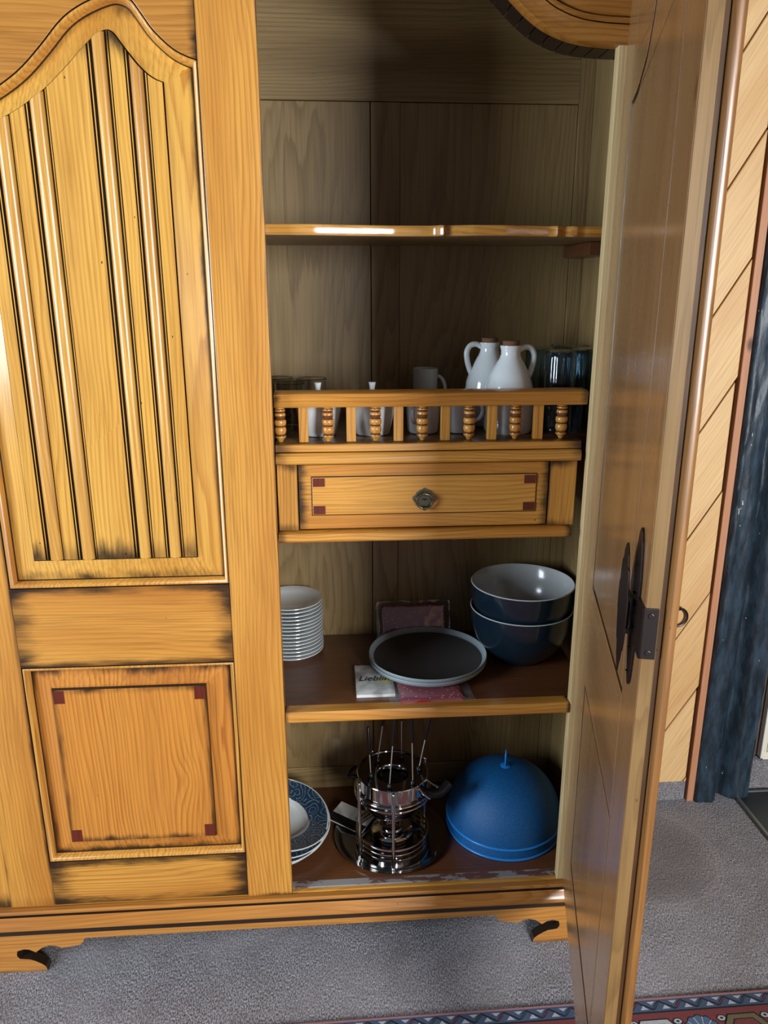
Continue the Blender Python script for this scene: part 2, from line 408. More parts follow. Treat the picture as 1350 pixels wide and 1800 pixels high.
door1 = struct(obj('door_1', MB().box(0.70, 1.096, 0.527, 0.56, 0.0, 2.4), DARKV))
ang = atan2(0.51, 0.86)
def clip(poly, f):
    out = []
    for i in range(len(poly)):
        a, b = poly[i - 1], poly[i]; fa, fb = f(a), f(b)
        if (fa >= 0) != (fb >= 0):
            t = fa / (fa - fb); out.append((a[0] + (b[0] - a[0]) * t, a[1] + (b[1] - a[1]) * t))
        if fb >= 0: out.append(b)
    return out
sl = cos(ang) / sin(ang); gap = 0.0035
for k in range(-2, 8):
    za, zb = 0.258 + 0.3075 * k + gap / sin(ang) / 2, 0.258 + 0.3075 * (k + 1) - gap / sin(ang) / 2
    x0, x1 = 0.705, 1.0875 - 0.0022 * (k % 3)
    poly = [(x0 - .3, za + sl * (x0 - .3 - 1.003)), (x1 + .3, za + sl * (x1 + .3 - 1.003)), (x1 + .3, zb + sl * (x1 + .3 - 1.003)), (x0 - .3, zb + sl * (x0 - .3 - 1.003))]
    for f in (lambda q: q[0] - x0, lambda q: x1 - q[0], lambda q: q[1] - 0.0695, lambda q: 2.39 - q[1]):
        poly = clip(poly, f)
    if len(poly) < 3: continue
    ctr = (0.93, (za + zb) / 2)
    loc2 = [((q[0] - ctr[0]) * cos(ang) - (q[1] - ctr[1]) * sin(ang), (q[0] - ctr[0]) * sin(ang) + (q[1] - ctr[1]) * cos(ang)) for q in poly]
    obj('plank', MB().prism(loc2, -0.012, 0.0065), PLK, door1, (ctr[0], 0.520, ctr[1]), (0, ang, 0), bevel=0.003)
ring = [(0.028 * cos(2 * pi * i / 28), -0.006, 0.028 * sin(2 * pi * i / 28)) for i in range(28)]
rh = MB().tube(ring, 0.0036, 8, closed=True); rh.lathe([(0.0, -.004), (.008, -.004), (.008, .004), (0, .004)], 14, (0, -0.004, 0.028))
part_label(obj('ring_handle', rh, IRON, door1, (0.992, 0.502, 0.636), smooth=40), 'black wrought iron ring pull on the plank door')
struct(obj('trim_1', MB().box(1.0925, 1.1135, 0.503, 0.56, 0.0, 2.4), BAT, bevel=0.002))
struct(obj('baseboard_back', MB().box(0.70, 1.088, 0.512, 0.5265, 0.0, 0.0675), CARPET, bevel=0.004))
struct(obj('baseboard_right', MB().box(1.298, 2.2, 0.548, 0.574, 0.0, 0.108), CARPET, bevel=0.004))

# rough timber post, painted blue-black
pm = MB(); nx, nz = 30, 150
def post_y(x, z):
    b = 0.500
    t = (x - 1.114) / (1.296 - 1.114)
    wob = 0.05 * (mnoise.noise((z * 1.7, 3.1, 0.2)))
    g = math.exp(-((t - 0.52 - wob * 0.8) / 0.11) ** 2)
    y = b + 0.036 * g - (0.006 if t < 0.45 else 0)
    y += 0.006 * mnoise.noise((x * 28, z * 5, 1.0)) + 0.0035 * mnoise.noise((x * 80, z * 16, 4.0))
    e = min(t, 1 - t)
    return y + 0.012 * max(0, 1 - e / 0.05) ** 2
rows = []
for j in range(nz + 1):
    z = 2.4 * j / nz
    row = []
    for i in range(nx + 1):
        t = i / nx
        x = 1.116 + 0.178 * t + 0.004 * mnoise.noise((z * 4, t * 3, 7))
        row.append((x, post_y(1.116 + 0.178 * t, z), z))
    rows.append([(row[0][0], 0.573, z)] + row + [(row[-1][0], 0.573, z)])
pm.loft(rows, closed=False)
tag(obj('timber_post', pm, POSTM, smooth=50), 'rough blue-black painted timber post with chipped white spots beside the plank door', 'post')

# cream panel low on the wall right of the post, hearth plate on the carpet
wp = thing('wall_panel', 'cream panel with thin dark outline low on the wall right of the timber post', 'panel', (1.343, 0.572, 0.108))
CREAM = plain('cream_board', (232, 222, 196), 0.45); CREAML = plain('ivory_edging', (238, 234, 222), 0.35)
obj('board', MB().box(0.006, 0.60, -0.016, 0, 0.006, 0.55), CREAM, wp, bevel=0.002)
ed = MB(); ed.box(0, 0.60, -0.024, 0, 0, 0.009); ed.box(0, 0.009, -0.024, 0, 0, 0.556)
obj('edging', ed, CREAML, wp, bevel=0.003)
ol = MB(); ol.box(0.022, 0.60, -0.0168, -0.0155, 0.024, 0.0252); ol.box(0.022, 0.0232, -0.0168, -0.0155, 0.024, 0.55)
obj('outline', ol, INK, wp)
obj('screw', MB().lathe([(0, -.002), (.003, -.002), (.003, .001)], 10, (0.0045, -0.0235, 0.0045)), BRONZE, wp)

hp = thing('hearth_plate', 'black hearth floor plate with grey metal edging at the foot of the post', 'floor plate', (1.55, 0.24, 0.0))
SLATE = NT('black_slate'); SLATE.P(Base_Color=lin((36, 40, 42)), Roughness=0.4); SLATE = SLATE.m
obj('plate', MB().box(-0.289, 0.5, -0.36, 0.282, 0.0, 0.009), SLATE, hp, bevel=0.001)
eg = MB(); eg.box(-0.300, -0.289, -0.36, 0.292, 0.0, 0.012); eg.box(-0.289, 0.5, 0.282, 0.292, 0.0, 0.012)
obj('metal_edging', eg, plain('dull_aluminium', (128, 132, 128), 0.4, 0.7), hp, bevel=0.002)

# ------------------------------------------------------------------ the wardrobe
L = Vector((-0.114, 0.2, 0)); NL = tuple(-L)
wr = thing('wardrobe', 'large antiqued pine wardrobe with carved doors, its right door standing open', 'wardrobe', L)
def wp_(name, mb, mats, **k):
    return obj(name, mb, mats, wr, NL, **k)
XL, XR, OPL, OPR = -0.853, 0.625, -0.757, 0.519
YB = 0.39
# carcass
wp_('side_panel', MB().box(XL, XL + .02, 0.02, 0.42, 0.14, 2.25), WZ, bevel=.002)
wp_('side_panel', MB().box(XR - .02, XR, 0.02, 0.42, 0.14, 2.25), IZ, bevel=.002)
wp_('front_stile', MB().box(XL, OPL, 0.0, 0.02, 0.187, 1.97), WZ, bevel=.0015, endw=.02)
wp_('front_stile', MB().box(OPR, XR, 0.0, 0.02, 0.187, 1.97), PALE, bevel=.0015)
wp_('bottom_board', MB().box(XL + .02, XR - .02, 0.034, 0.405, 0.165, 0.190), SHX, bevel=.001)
part_label(wp_('bottom_board_lip', MB().box(XL + .02, XR - .02, 0.012, 0.034, 0.165, 0.1905), WORN, bevel=.0015), 'front strip of the bottom board with worn grey finish')
wp_('bottom_rail', MB().box(XL + .02, XR - .02, 0.002, 0.012, 0.165, 0.1885), WX, bevel=.001)
wp_('top_board', MB().box(XL, XR, 0.0, 0.42, 2.25, 2.27), IX)
# framed back
B = lambda n, x0, x1, z0, z1, y, m: wp_(n, MB().box(x0, x1, y, y + .018, z0, z1), m, bevel=.0015)
B('back_rail', XL + .02, 0.572, 1.953, 2.25, YB - .001, IX)
B('back_rail', XL + .02, XR - .02, 0.19, 0.257, YB, IX)
for x0, x1 in ((0.1, 0.166), (-0.394, -0.328)): B('back_stile', x0, x1, 0.258, 1.952, YB, IZ)
B('back_stile', 0.572, XR - .02, 0.258, 2.25, YB - .002, IZ)
B('back_panel', -0.3265, 0.0985, 0.258, 1.952, YB + .001, IZ)
B('back_panel', 0.1665, 0.5715, 0.258, 1.952, YB + .0025, IZ)
B('back_panel', XL + .02, -0.3955, 0.258, 1.952, YB + .001, IZ)
wp_('back_board', MB().box(XL, XR, YB + .022, YB + .03, 0.15, 2.25), DARKV)

# top shelf with serpentine front edge (plan), glossy edge strip
def serp(x):
    """front edge y for the shelf, symmetric about the wardrobe's middle"""
    s = x + 0.114
    s = abs(s)
    pts = [(0, .030), (.05, .030), (.09, .033), (.16, .048), (.24, .060), (.30, .060), (.318, .056), (.326, .046), (.328, .040), (.338, .040), (.340, .052), (.352, .048), (.39, .034), (.45, .034), (.52, .050), (.545, .056), (.555, .048), (.575, .060), (.59, .052), (.61, .060), (.72, .060)]
    return interp(pts, s)
xs = [XL + .02 + (XR - XL - .04) * i / 220 for i in range(221)]
poly = [(x, serp(x)) for x in xs] + [(XR - .02, YB - .004), (XL + .02, YB - .004)]
ts = wp_('top_shelf', MB().prism(poly, 1.650, 1.670, 'xy'), [IX], bevel=.0012, smooth=30)
se = MB(); se.loft([[(x, serp(x) - .0012, 1.6515) for x in xs], [(x, serp(x) - .0020, 1.654) for x in xs], [(x, serp(x) - .0020, 1.666) for x in xs], [(x, serp(x) - .0012, 1.6688) for x in xs]], closed=False)
part_label(obj('shelf_edge', se, GLX, ts, smooth=50), 'polished scalloped front edge')
part_label(wp_('shelf_cleat', MB().box(0.556, XR - .021, 0.20, YB - .004, 1.622, 1.6495), SHX, bevel=.002), 'small dark wooden block carrying the top shelf')

# gallery unit: rail, balusters, slats, ledge, drawer
GR = 0.516
gl = [(0.020, 1.331), (0.0225, 1.3285), (0.066, 1.3285), (0.070, 1.332), (0.070, 1.354), (0.066, 1.3575), (0.024, 1.3575), (0.0185, 1.3545), (0.0165, 1.349), (0.0185, 1.345)]
def bar(name, prof, x0, x1, m, **k):
    return wp_(name, MB().prism(prof, x0, x1, 'yz'), m, **k)
bar('gallery_rail', gl, -.1125, GR, WX, smooth=40, endw=.02)
bprof = [(0, 0), (.0042, .0005), (.0058, .004), (.0072, .0065), (.0108, .010), (.0112, .0125), (.0092, .0155), (.0100, .017), (.0116, .021), (.0120, .0255), (.0106, .031), (.0092, .0322), (.0112, .0345), (.0124, .040), (.0112, .0455), (.0092, .0472), (.0098, .0490), (.0114, .054), (.0104, .0592), (.0090, .0605), (.0108, .0630), (.0112, .0655), (.0098, .0675), (.0090, .0715), (0, .0718)]
BRG = wood('stained_turning_groove', (112, 68, 32), (88, 50, 22), (50, 28, 14), axis='z')
bm_ = MB().lathe(bprof, 28, mis=[1 if min(bprof[i][0], bprof[i + 1][0]) < .0099 and .012 < bprof[i][1] < .067 and bprof[i][0] + bprof[i + 1][0] < .0215 else 0 for i in range(len(bprof) - 1)]).mesh('baluster', [WZ, BRG], 50)
sm_ = MB().box(-.0095, .0095, -.008, .008, 0, .0718).mesh('slat', [WZ])
for k in range(-2, 7):
    x = -0.103 + 0.0957 * k
    obj('baluster', bm_, None, wr, (x - L.x, 0.041 - L.y, 1.2567), rot=(0, 0, k * 1.3))
    if k < 6: obj('slat', sm_, None, wr, (x + 0.0465 - L.x, 0.041 - L.y, 1.2567), bevel=.0012)
bar('gallery_ledge', [(0.016, 1.241), (0.020, 1.2385), (0.09, 1.2385), (0.09, 1.2565), (0.022, 1.2565), (0.017, 1.254)], -.1125, 0.508, WX, smooth=40, endw=.05, sidew=.08)
bar('gallery_moulding', [(0.010, 1.219), (0.013, 1.2155), (0.06, 1.2155), (0.06, 1.2380), (0.016, 1.2380), (0.012, 1.2345), (0.010, 1.230)], -.1125, 0.508, WX, smooth=40, endw=.03)
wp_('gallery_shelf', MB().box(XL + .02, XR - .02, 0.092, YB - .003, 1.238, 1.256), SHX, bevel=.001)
wp_('unit_rail', MB().box(-.1125, 0.505, 0.024, 0.06, 1.2135, 1.2150), DKX)
for x0, x1 in ((0.4475, 0.505), (-0.1125, -0.0715)):
    wp_('unit_block', MB().box(x0, x1, 0.022, 0.06, 1.0745, 1.2133), WZ, bevel=.0015, endw=.10, sidew=.05)
wp_('unit_front', MB().box(XL + .02, -0.1365, 0.030, 0.06, 1.0745, 1.2133), WX, bevel=.0015)
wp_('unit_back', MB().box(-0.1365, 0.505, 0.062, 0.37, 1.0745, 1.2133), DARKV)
wp_('unit_base', MB().box(XL + .02, 0.497, 0.030, YB - .006, 1.0535, 1.0740), SHX)
bar('unit_lip', [(0.004, 1.057), (0.007, 1.0535), (0.0298, 1.0535), (0.0298, 1.0740), (0.010, 1.0740), (0.005, 1.0715)], -.1125, 0.497, WX, smooth=40, endw=.02)
dr = wp_('drawer', MB().box(-0.0695, 0.4455, 0.0205, 0.040, 1.0775, 1.2125), WX, bevel=.002, endw=.03)
di = MB()
x0, x1, z0, z1 = -0.042, 0.4195, 1.1085, 1.1870
lp = [[(a, y, b) for a, b in ((x0 - d, z0 - d), (x1 + d, z0 - d), (x1 + d, z1 + d), (x0 - d, z1 + d))] for d, y in ((.0022, .0204), (.0012, .0200), (0, .0188), (-.0012, .0182))]
di.loft(lp, mis=[1, 1, 0]); di.add(lp[-1], [(0, 1, 2, 3)])
obj('drawer_panel', di, [WX, DKX], dr)
for a in (x0 + .0016, x1 - .0256):
    for b in (z0 + .0014, z1 - .0190):
        part_label(obj('corner_inlay', MB().box(a, a + .024, .0172, .0186, b, b + .0176), MAH, dr), 'dark red square corner inlay')
pl = []
for r_, a_ in ((.0235, 90), (.020, 72), (.0215, 62), (.0195, 50), (.0215, 38), (.0195, 26), (.0245, 10), (.0240, -5), (.0200, -22), (.0185, -45), (.0215, -72), (.0225, -90)):
    pl.append((r_ * cos(radians(a_)), r_ * sin(radians(a_))))
pl = pl + [(-x, z) for x, z in reversed(pl[1:-1])]
dp = MB().prism(pl, 0.0, -.003); dp.lathe([(0, 0), (.011, 0), (.010, .0), (0, .0)], 4, (0, -.003, 0))
dh = obj('drawer_pull', dp, BRONZE, dr, (0.187, 0.0182, 1.139), bevel=.0012)
rg = MB(); rg.tube([(0.0165 * cos(2 * pi * i / 32), -.0085 - .002 * sin(2 * pi * i / 32), 0.0155 * sin(2 * pi * i / 32) - .0035) for i in range(32)], 0.0021, 8, closed=True)
rg.tube([(-.004, -.009, .0125), (.004, -.009, .0125)], .0034, 8); rg.tube([(0, -.0025, .0125), (0, -.009, .0125)], .0025, 8)
rg.prism([(-.010, -.010), (.010, -.010), (.0115, 0), (.010, .008), (-.010, .008), (-.0115, 0)], -.003, -.0055)
rg.tube([(-.0035, -.010, -.019), (.0035, -.010, -.019)], .0035, 8)
obj('pull_ring', rg, BRONZE, dr, (0.187, 0.0182, 1.139), smooth=40)

# middle shelf
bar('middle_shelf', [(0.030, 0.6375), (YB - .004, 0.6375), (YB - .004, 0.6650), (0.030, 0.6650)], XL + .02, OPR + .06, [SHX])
bar('shelf_edge', [(-0.002, 0.642), (0.001, 0.6388), (0.0298, 0.6385), (0.0298, 0.6650), (0.001, 0.6650), (-0.002, 0.660)], -.1125, OPR - .001, WX, smooth=40, endw=.01)

# base moulding and plinth with cut-out feet
base = [(0.002, 0.1645), (-0.002, 0.1865), (-0.014, 0.1865), (-0.0165, 0.1835), (-0.0165, 0.1790), (-0.0135, 0.1765), (-0.0135, 0.1745), (-0.018, 0.1735), (-0.0205, 0.1700), (-0.0225, 0.1630), (-0.0275, 0.1560), (-0.0300, 0.1510), (-0.0300, 0.1470), (-0.0265, 0.1430), (-0.016, 0.1415), (-0.004, 0.1410), (0.02, 0.1410), (0.02, 0.1645)]
bmo = MB(); bmo.loft([[(XL - .01, y, z) for y, z in base], [(XR + .01, y, z) for y, z in base]])
for i in (4, 5, 6, 13, 14): bmo.m[i] = 1
bmo.add([(XL - .01, y, z) for y, z in base], [tuple(range(len(base)))]); bmo.add([(XR + .01, y, z) for y, z in base], [tuple(range(len(base)))])
wp_('base_moulding', bmo, [WXB, DKX], smooth=35, endw=.01)
bar('base_dark_strip', [(-.0025, .1085), (-.0003, .1085), (-.0003, .1409), (-.0025, .1409)], XL - .004, XR + .004, DKX)  # flat dark strip along the plinth below the moulding, no groove cut
lf = [(232, 745), (245, 700), (320, 683), (380, 688), (410, 700), (455, 722), (475, 708), (540, 672), (620, 655), (690, 662), (760, 685), (830, 680), (980, 660), (1020, 630), (1035, 600), (1060, 592)]
hole = [(565, 892), (545, 870), (500, 840), (430, 808), (375, 790), (260, 780)]
def ft(q):  # sketch units of the foot's cut-out to metres
    return (-0.809 + (q[0]) * 0.0001985, 0.1275 - (q[1] - 475) * 0.000276 - 0.004 - q[0] * 2e-6)
cut = [ft(q) for q in hole] + [ft(q) for q in lf]
cut[0] = (cut[0][0], 0.0)
zt = cut[-1][1]
mir = lambda q: (-0.228 - q[0], q[1])
plinth = [(XL, 0.0)] + cut + [mir(q) for q in reversed(cut)] + [(XR, 0), (XR, 0.1366), (XL, 0.1366)]
plm = MB().prism(plinth, 0.0, 0.026)
for i in range(1, 2 * len(cut)): plm.m[2 + i] = 1
wp_('plinth', plm, [WXB, DKX], bevel=.0012, endw=.004, sidew=.06)
wp_('plinth_side', MB().box(XL, XL + .022, 0.027, 0.41, 0, 0.1366), WZ); wp_('plinth_side', MB().box(XR - .022, XR, 0.027, 0.41, 0, 0.1366), WZ)

# crown: swan-neck fascia swept along the arch, lining blocks behind its lower edge
arch = [(.64, 1.964), (.526, 1.965), (.469, 1.968), (.428, 1.975), (.387, 1.990), (.355, 2.010), (.33, 2.031), (.29, 2.066), (.24, 2.100), (.16, 2.130), (.02, 2.150), (-.114, 2.155)]
ar = smooth_line(arch, 6)
arf = ar + [mir(q) for q in reversed(ar[:-1])]
def sweep(path, prof):
    rows = []
    for n_, y in prof:
        row = []
        for i, q in enumerate(path):
            a = Vector(path[max(i - 1, 0)]); b = Vector(path[min(i + 1, len(path) - 1)])
            d = (b - a).normalized(); nn = Vector((d.y, -d.x))
            row.append((q[0] + nn.x * n_, y, q[1] + nn.y * n_))
        rows.append(row)
    return rows
cm = MB()
cp = [(0, .022), (0, .001), (.003, -.003), (.010, -.003), (.020, -.007), (.029, -.013), (.0295, -.006), (.0305, -.006), (.031, -.013), (.034, -.0165), (.038, -.0165), (.0405, -.013), (.041, -.006), (.0425, -.006), (.043, -.010), (.055, -.020), (.075, -.028), (.10, -.030), (.13, -.026), (.15, -.02), (.15, .022)]
cm.loft(sweep(arf, cp), closed=False, mis=[0] * 5 + [1, 1, 1] + [0] * 3 + [1, 1] + [0] * 7)
wp_('crown_moulding', cm, [WXT, DKX], smooth=38)
acc = 0; st = []
for i in range(len(ar) - 1):
    st.append((acc, ar[i])); acc += (Vector(ar[i + 1]) - Vector(ar[i])).length
st.append((acc, ar[-1]))
def at_s(s):
    for (a, p), (b, q) in zip(st, st[1:]):
        if s <= b: t = (s - a) / max(b - a, 1e-9); return (p[0] + (q[0] - p[0]) * t, p[1] + (q[1] - p[1]) * t)
    return st[-1][1]
nb = 17
for k in range(nb):
    a, b = at_s(0.02 + k * 0.028 + 0.0009), at_s(0.02 + (k + 1) * 0.028 - 0.0009)
    d = (Vector(b) - Vector(a)).normalized(); nn = Vector((d.y, -d.x))
    q = [a, b, (b[0] + nn.x * .02, b[1] + nn.y * .02), (a[0] + nn.x * .02, a[1] + nn.y * .02)]
    q = [(v[0] - nn.x * .0005, v[1] - nn.y * .0005) for v in q]
    wp_('lining_block', MB().prism(q, .0225, .085), DKX, bevel=.0008)
wp_('crown_board', MB().loft([[(q[0], .023, q[1] + .03) for q in arf], [(q[0], .023, 2.25) for q in arf]], closed=False), IX)

# ---- left door (closed)
ld = wp_('door', MB().box(-0.755, -0.152, 0.0245, 0.0275, 0.19, 1.96), IZ)
def D(name, mb, mats, **k): return obj(name, mb, mats, ld, **k)
D('stile', MB().box(-0.757, -0.6585, 0, .0172, 0.188, 2.10), WZ, bevel=.0012, endw=.012, sidew=.06)
D('stile', MB().box(-0.216, -0.150, 0, .0172, 0.188, 2.10), WZ, bevel=.0012)
part_label(D('closing_strip', MB().box(-0.2163, -0.1137, -.0062, -.0003, 0.1895, 2.12), WZ, bevel=.0016, endw=.004, sidew=.02), 'upright closing strip at the free edge of the closed door')
D('closing_lip', MB().box(-0.150, -0.1145, -.0002, .0215, 0.1895, 2.12), WZ, bevel=.001)
D('rail', MB().box(-0.658, -0.2165, 0, .0172, 0.188, 0.3045), WX, bevel=.0012, endw=.10, sidew=.14)
D('rail', MB().box(-0.658, -0.2165, 0, .0172, 0.7925, 0.9685), WX, bevel=.0012, endw=.08, sidew=.08)
octop = smooth_line([(-.2165, 1.931), (-.238, 1.938), (-.259, 1.949), (-.287, 1.974), (-.306, 2.0), (-.322, 2.020), (-.345, 2.029), (-.37, 2.025), (-.41, 2.008), (-.442, 1.986), (-.476, 1.951), (-.514, 1.915), (-.551, 1.889), (-.59, 1.868), (-.63, 1.855), (-.658, 1.852)], 4)
tr = [(x, z) for x, z in octop] + [(-.658, 2.10), (-.2165, 2.10)]
D('top_rail', MB().prism(tr, 0, .0172), WXT, bevel=.0012, endw=.03)

def resample(path, n):
    s = [0]
    for a, b in zip(path, path[1:]): s.append(s[-1] + (Vector(b) - Vector(a)).length)
    out = []
    for k in range(n):
        t = s[-1] * k / (n - 1)
        for i in range(len(path) - 1):
            if t <= s[i + 1] + 1e-9:
                f = (t - s[i]) / max(s[i + 1] - s[i], 1e-9)
                out.append((path[i][0] + (path[i + 1][0] - path[i][0]) * f, path[i][1] + (path[i + 1][1] - path[i][1]) * f)); break
    return out
NC = 70
otop = resample(octop, NC)
outer = [(-.658, .969), (-.2165, .969)] + otop
def ring3(loop, y): return [(q[0], y, q[1]) for q in loop]
mould = [(0, .0005), (.0006, .0045), (.0016, .0045), (.002, .0012), (.004, .0002), (.0075, .0022), (.0105, .0095), (.0115, .0170), (.0135, .0195)]
mmi = [1, 1, 1, 0, 0, 0, 0, 1]
mm = MB(); mm.loft([ring3(offset_loop(outer, d), y) for d, y in mould], mis=mmi)
D('panel_moulding', mm, [WZ, DKW], smooth=45)
itop = resample(smooth_line([(-.2795, 1.896), (-.297, 1.903), (-.318, 1.921), (-.343, 1.952), (-.355, 1.968), (-.366, 1.974), (-.385, 1.967), (-.41, 1.946), (-.44, 1.917), (-.481, 1.882), (-.522, 1.855), (-.558, 1.836), (-.585, 1.826), (-.602, 1.822)], 4), NC)
inner = [(-.602, 1.029), (-.2795, 1.029)] + itop
o2 = offset_loop(outer, .0135)
bv = MB()
mid = [((a[0] * .045 + b[0] * .955), (a[1] * .045 + b[1] * .955)) for a, b in zip(o2, inner)]
bv.loft([ring3(o2, .0195), ring3(mid, .0062), ring3(inner, .0082)], mis=[0, 1])
D('panel_bevel', bv, [WZF, DKW], smooth=30, endw=.018, sidew=.02)
grooves = [(-.580, -.571), (-.545, -.540), (-.517, -.508), (-.482, -.475), (-.404, -.394), (-.371, -.363), (-.342, -.334), (-.311, -.303)]
reeds = [(-.571, -.545), (-.508, -.482), (-.394, -.371), (-.334, -.311)]
fx = set([-.602, -.2795])
for a, b in grooves: fx |= {round(a, 5), round(a + .0007, 5), round((a + b) / 2 - .0013, 5), round((a + b) / 2 - .0009, 5), round((a + b) / 2 + .0009, 5), round((a + b) / 2 + .0013, 5), round(b - .0007, 5), round(b, 5)}
x = -.602
while x < -.2795: fx.add(round(x, 4)); x += .004
fx = sorted(fx)
def fdepth(x):
    for a, b in grooves:
        if a + .0008 < x < b - .0008:
            return .0042 if abs(x - (a + b) / 2) < .00095 else .0080
    for a, b in reeds:
        if a <= x <= b: return .0090
    return .0030
cols = [(x, fdepth(x)) for x in fx]
fm_ = MB()
for (xa, ya), (xb, yb) in zip(cols, cols[1:]):
    dark = 1 if (max(ya, yb) > .0043) else 0
    fm_.add([(xa, ya, 1.0295), (xb, yb, 1.0295), (xb, yb, interp(itop, xb) - .0004), (xa, ya, interp(itop, xa) - .0004)], [(0, 1, 2, 3)], dark)
D('panel_field', fm_, [WZF, DKW], endw=.035)
for a, b in reeds:
    rm = MB(); lo_, hi_ = [], []
    for i in range(13):
        t = pi * i / 12; xx = (a + b) / 2 - (b - a) / 2 * cos(t); yy = .0090 - .0105 * sin(t) ** .8
        lo_.append((xx, yy, 1.0297)); hi_.append((xx, yy, interp(itop, xx) - .001))
    rm.loft([lo_, hi_], closed=False)
    D('reed', rm, WZF, smooth=60)
# lower panel
ou = [(-.658, .305), (-.2165, .305), (-.2165, .792), (-.658, .792)]
mm = MB(); mm.loft([ring3(offset_loop(ou, d), y) for d, y in mould], mis=mmi)
D('panel_moulding', mm, [WZ, DKW], smooth=45)
o2 = offset_loop(ou, .0135); inr = [(-.602, .357), (-.2815, .357), (-.2815, .738), (-.602, .738)]
bv = MB(); i2 = [(-.606, .353), (-.2775, .353), (-.2775, .744), (-.606, .744)]
i3 = [(-.604, .355), (-.2795, .355), (-.2795, .741), (-.604, .741)]
bv.loft([ring3(o2, .0195), ring3(i2, .0092), ring3(i3, .0062), ring3(inr, .0006)], mis=[0, 0, 1])
D('panel_bevel', bv, [WZL, DKW], smooth=20, endw=.03, sidew=.02)
pf = MB(); pf.box(-.602, -.2815, .0006, .012, .357, .738)
D('panel_field', pf, WZL, endw=.03, sidew=.03)
for a in (-.6005, -.3055):
    for b in (.3585, .7065):
        part_label(D('corner_inlay', MB().box(a, a + .0225, -.0003, .0010, b, b + .030), MAH), 'dark red square corner inlay')

# ---- right door (open, seen from inside); local x from hinge to free edge, local y outward
rd = obj('door', MB().box(0.03, 0.60, .0040, .0075, .25, 1.93), DRZ, wr, (0.5335 - L.x, -L.y - 0.0005, 0), (0, 0, radians(-102.9)))
def R(name, mb, mats, **k): return obj(name, mb, mats, rd, **k)
DW = .643
R('stile', MB().box(0.0, .1155, 0, .021, .188, 2.09), DRZ, bevel=.0012)
fs = [(.5375, 0), (DW, 0), (DW, .0185), (.5375, .0185)]
R('stile', MB().prism(fs, .188, 2.09, 'xy'), DRZ, bevel=.001)
EGR = wood('dark_brown_edge_groove', (84, 58, 34), (60, 40, 22), (34, 22, 14), axis='z', coat=0.2)
OLV = wood('olive_brown_edge', (134, 104, 62), (106, 78, 42), (62, 44, 26), axis='z', coat=0.3, rough=0.38, fleck=0.5)  # darker brown for the thin strip laid over the stile's edge
MLD = wood('golden_brown_moulding', (150, 104, 54), (112, 72, 34), (68, 42, 20), axis='z', coat=0.25, rough=0.34, fleck=0.5)
R('edge_strip', MB().box(DW + .0003, DW + .0012, .0012, .0180, .188, 2.09), OLV)
R('edge_groove', MB().box(DW - .05, DW - .0036, .0188, .0245, .188, 2.09), EGR)
part_label(R('edge_moulding', MB().prism([(DW - .05, .0247), (DW - .006, .0247), (DW - .004, .026), (DW + .001, .0275), (DW + .004, .031), (DW + .004, .036), (DW + .001, .040), (DW - .006, .042), (DW - .05, .042)], .188, 2.09, 'xy'), MLD, smooth=40), 'rounded golden moulding along the free edge of the open door')
R('rail', MB().box(.116, .537, 0, .021, .188, .330), DRX, bevel=.0012)
R('rail', MB().box(.116, .537, 0, .021, .775, .985), DRX, bevel=.0012)
rog = smooth_line([(.116, 1.850), (.14, 1.853), (.175, 1.859), (.213, 1.874), (.25, 1.893), (.279, 1.925), (.30, 1.955), (.34, 2.0), (.38, 2.03), (.41, 2.035), (.44, 2.01), (.47, 1.965), (.50, 1.935), (.537, 1.925)], 4)
R('top_rail', MB().prism(rog + [(.537, 2.09), (.116, 2.09)], 0, .021), DRX, bevel=.0012)
def rloop(L_, off, y): return [(q[0], y, q[1]) for q in offset_loop(L_, off)]
ul = [(.1158, .9852), (.5372, .9852)] + list(reversed(rog))
ll = [(.1158, .3302), (.5372, .3302), (.5372, .7748), (.1158, .7748)]
for lp_ in (ul, ll):
    gm = MB(); gm.loft([rloop(lp_, 0, .0008), rloop(lp_, .0018, .0048), rloop(lp_, .0045, .0048), rloop(lp_, .0075, .0012), rloop(lp_, .0115, .0006)], mis=[1, 1, 1, 0])
    q = offset_loop(lp_, .0115)
    n0 = len(gm.v); gm.v += [(a[0], .0006, a[1]) for a in q]; gm.f.append(tuple(range(n0, n0 + len(q)))); gm.m.append(0)
    R('inner_panel', gm, [DRZ, DKW], smooth=20)
# lock: escutcheon on the door, ornate plate standing off it, bracket, strike plate on the edge
def leaf(c, pts):
    rgt = [(c + w, z) for z, w in pts]; lft = [(c - w, z) for z, w in reversed(pts)]
    return rgt + lft
es = leaf(.586, [(1.030, .002), (1.036, .008), (1.045, .012), (1.06, .015), (1.10, .020), (1.14, .024), (1.19, .024), (1.215, .020), (1.24, .014), (1.252, .007), (1.256, .001)])
e1 = MB().prism(es, 0, -.0035)
for z in (1.05, 1.085, 1.115, 1.165, 1.205): e1.lathe([(0, -.002), (.0022, -.001), (.003, .001)], 10, (.586, -.0042, z))
R('lock_escutcheon', e1, IRON, bevel=.0012)
pp = leaf(.566, [(1.038, .001), (1.048, .004), (1.060, .012), (1.078, .018), (1.080, .024), (1.10, .030), (1.118, .033), (1.121, .037), (1.142, .039), (1.162, .037), (1.164, .033), (1.180, .031), (1.198, .026), (1.200, .020), (1.215, .015), (1.224, .008), (1.228, .002)])
R('lock_plate', MB().prism(pp, -.016, -.0135), IRON, bevel=.001)
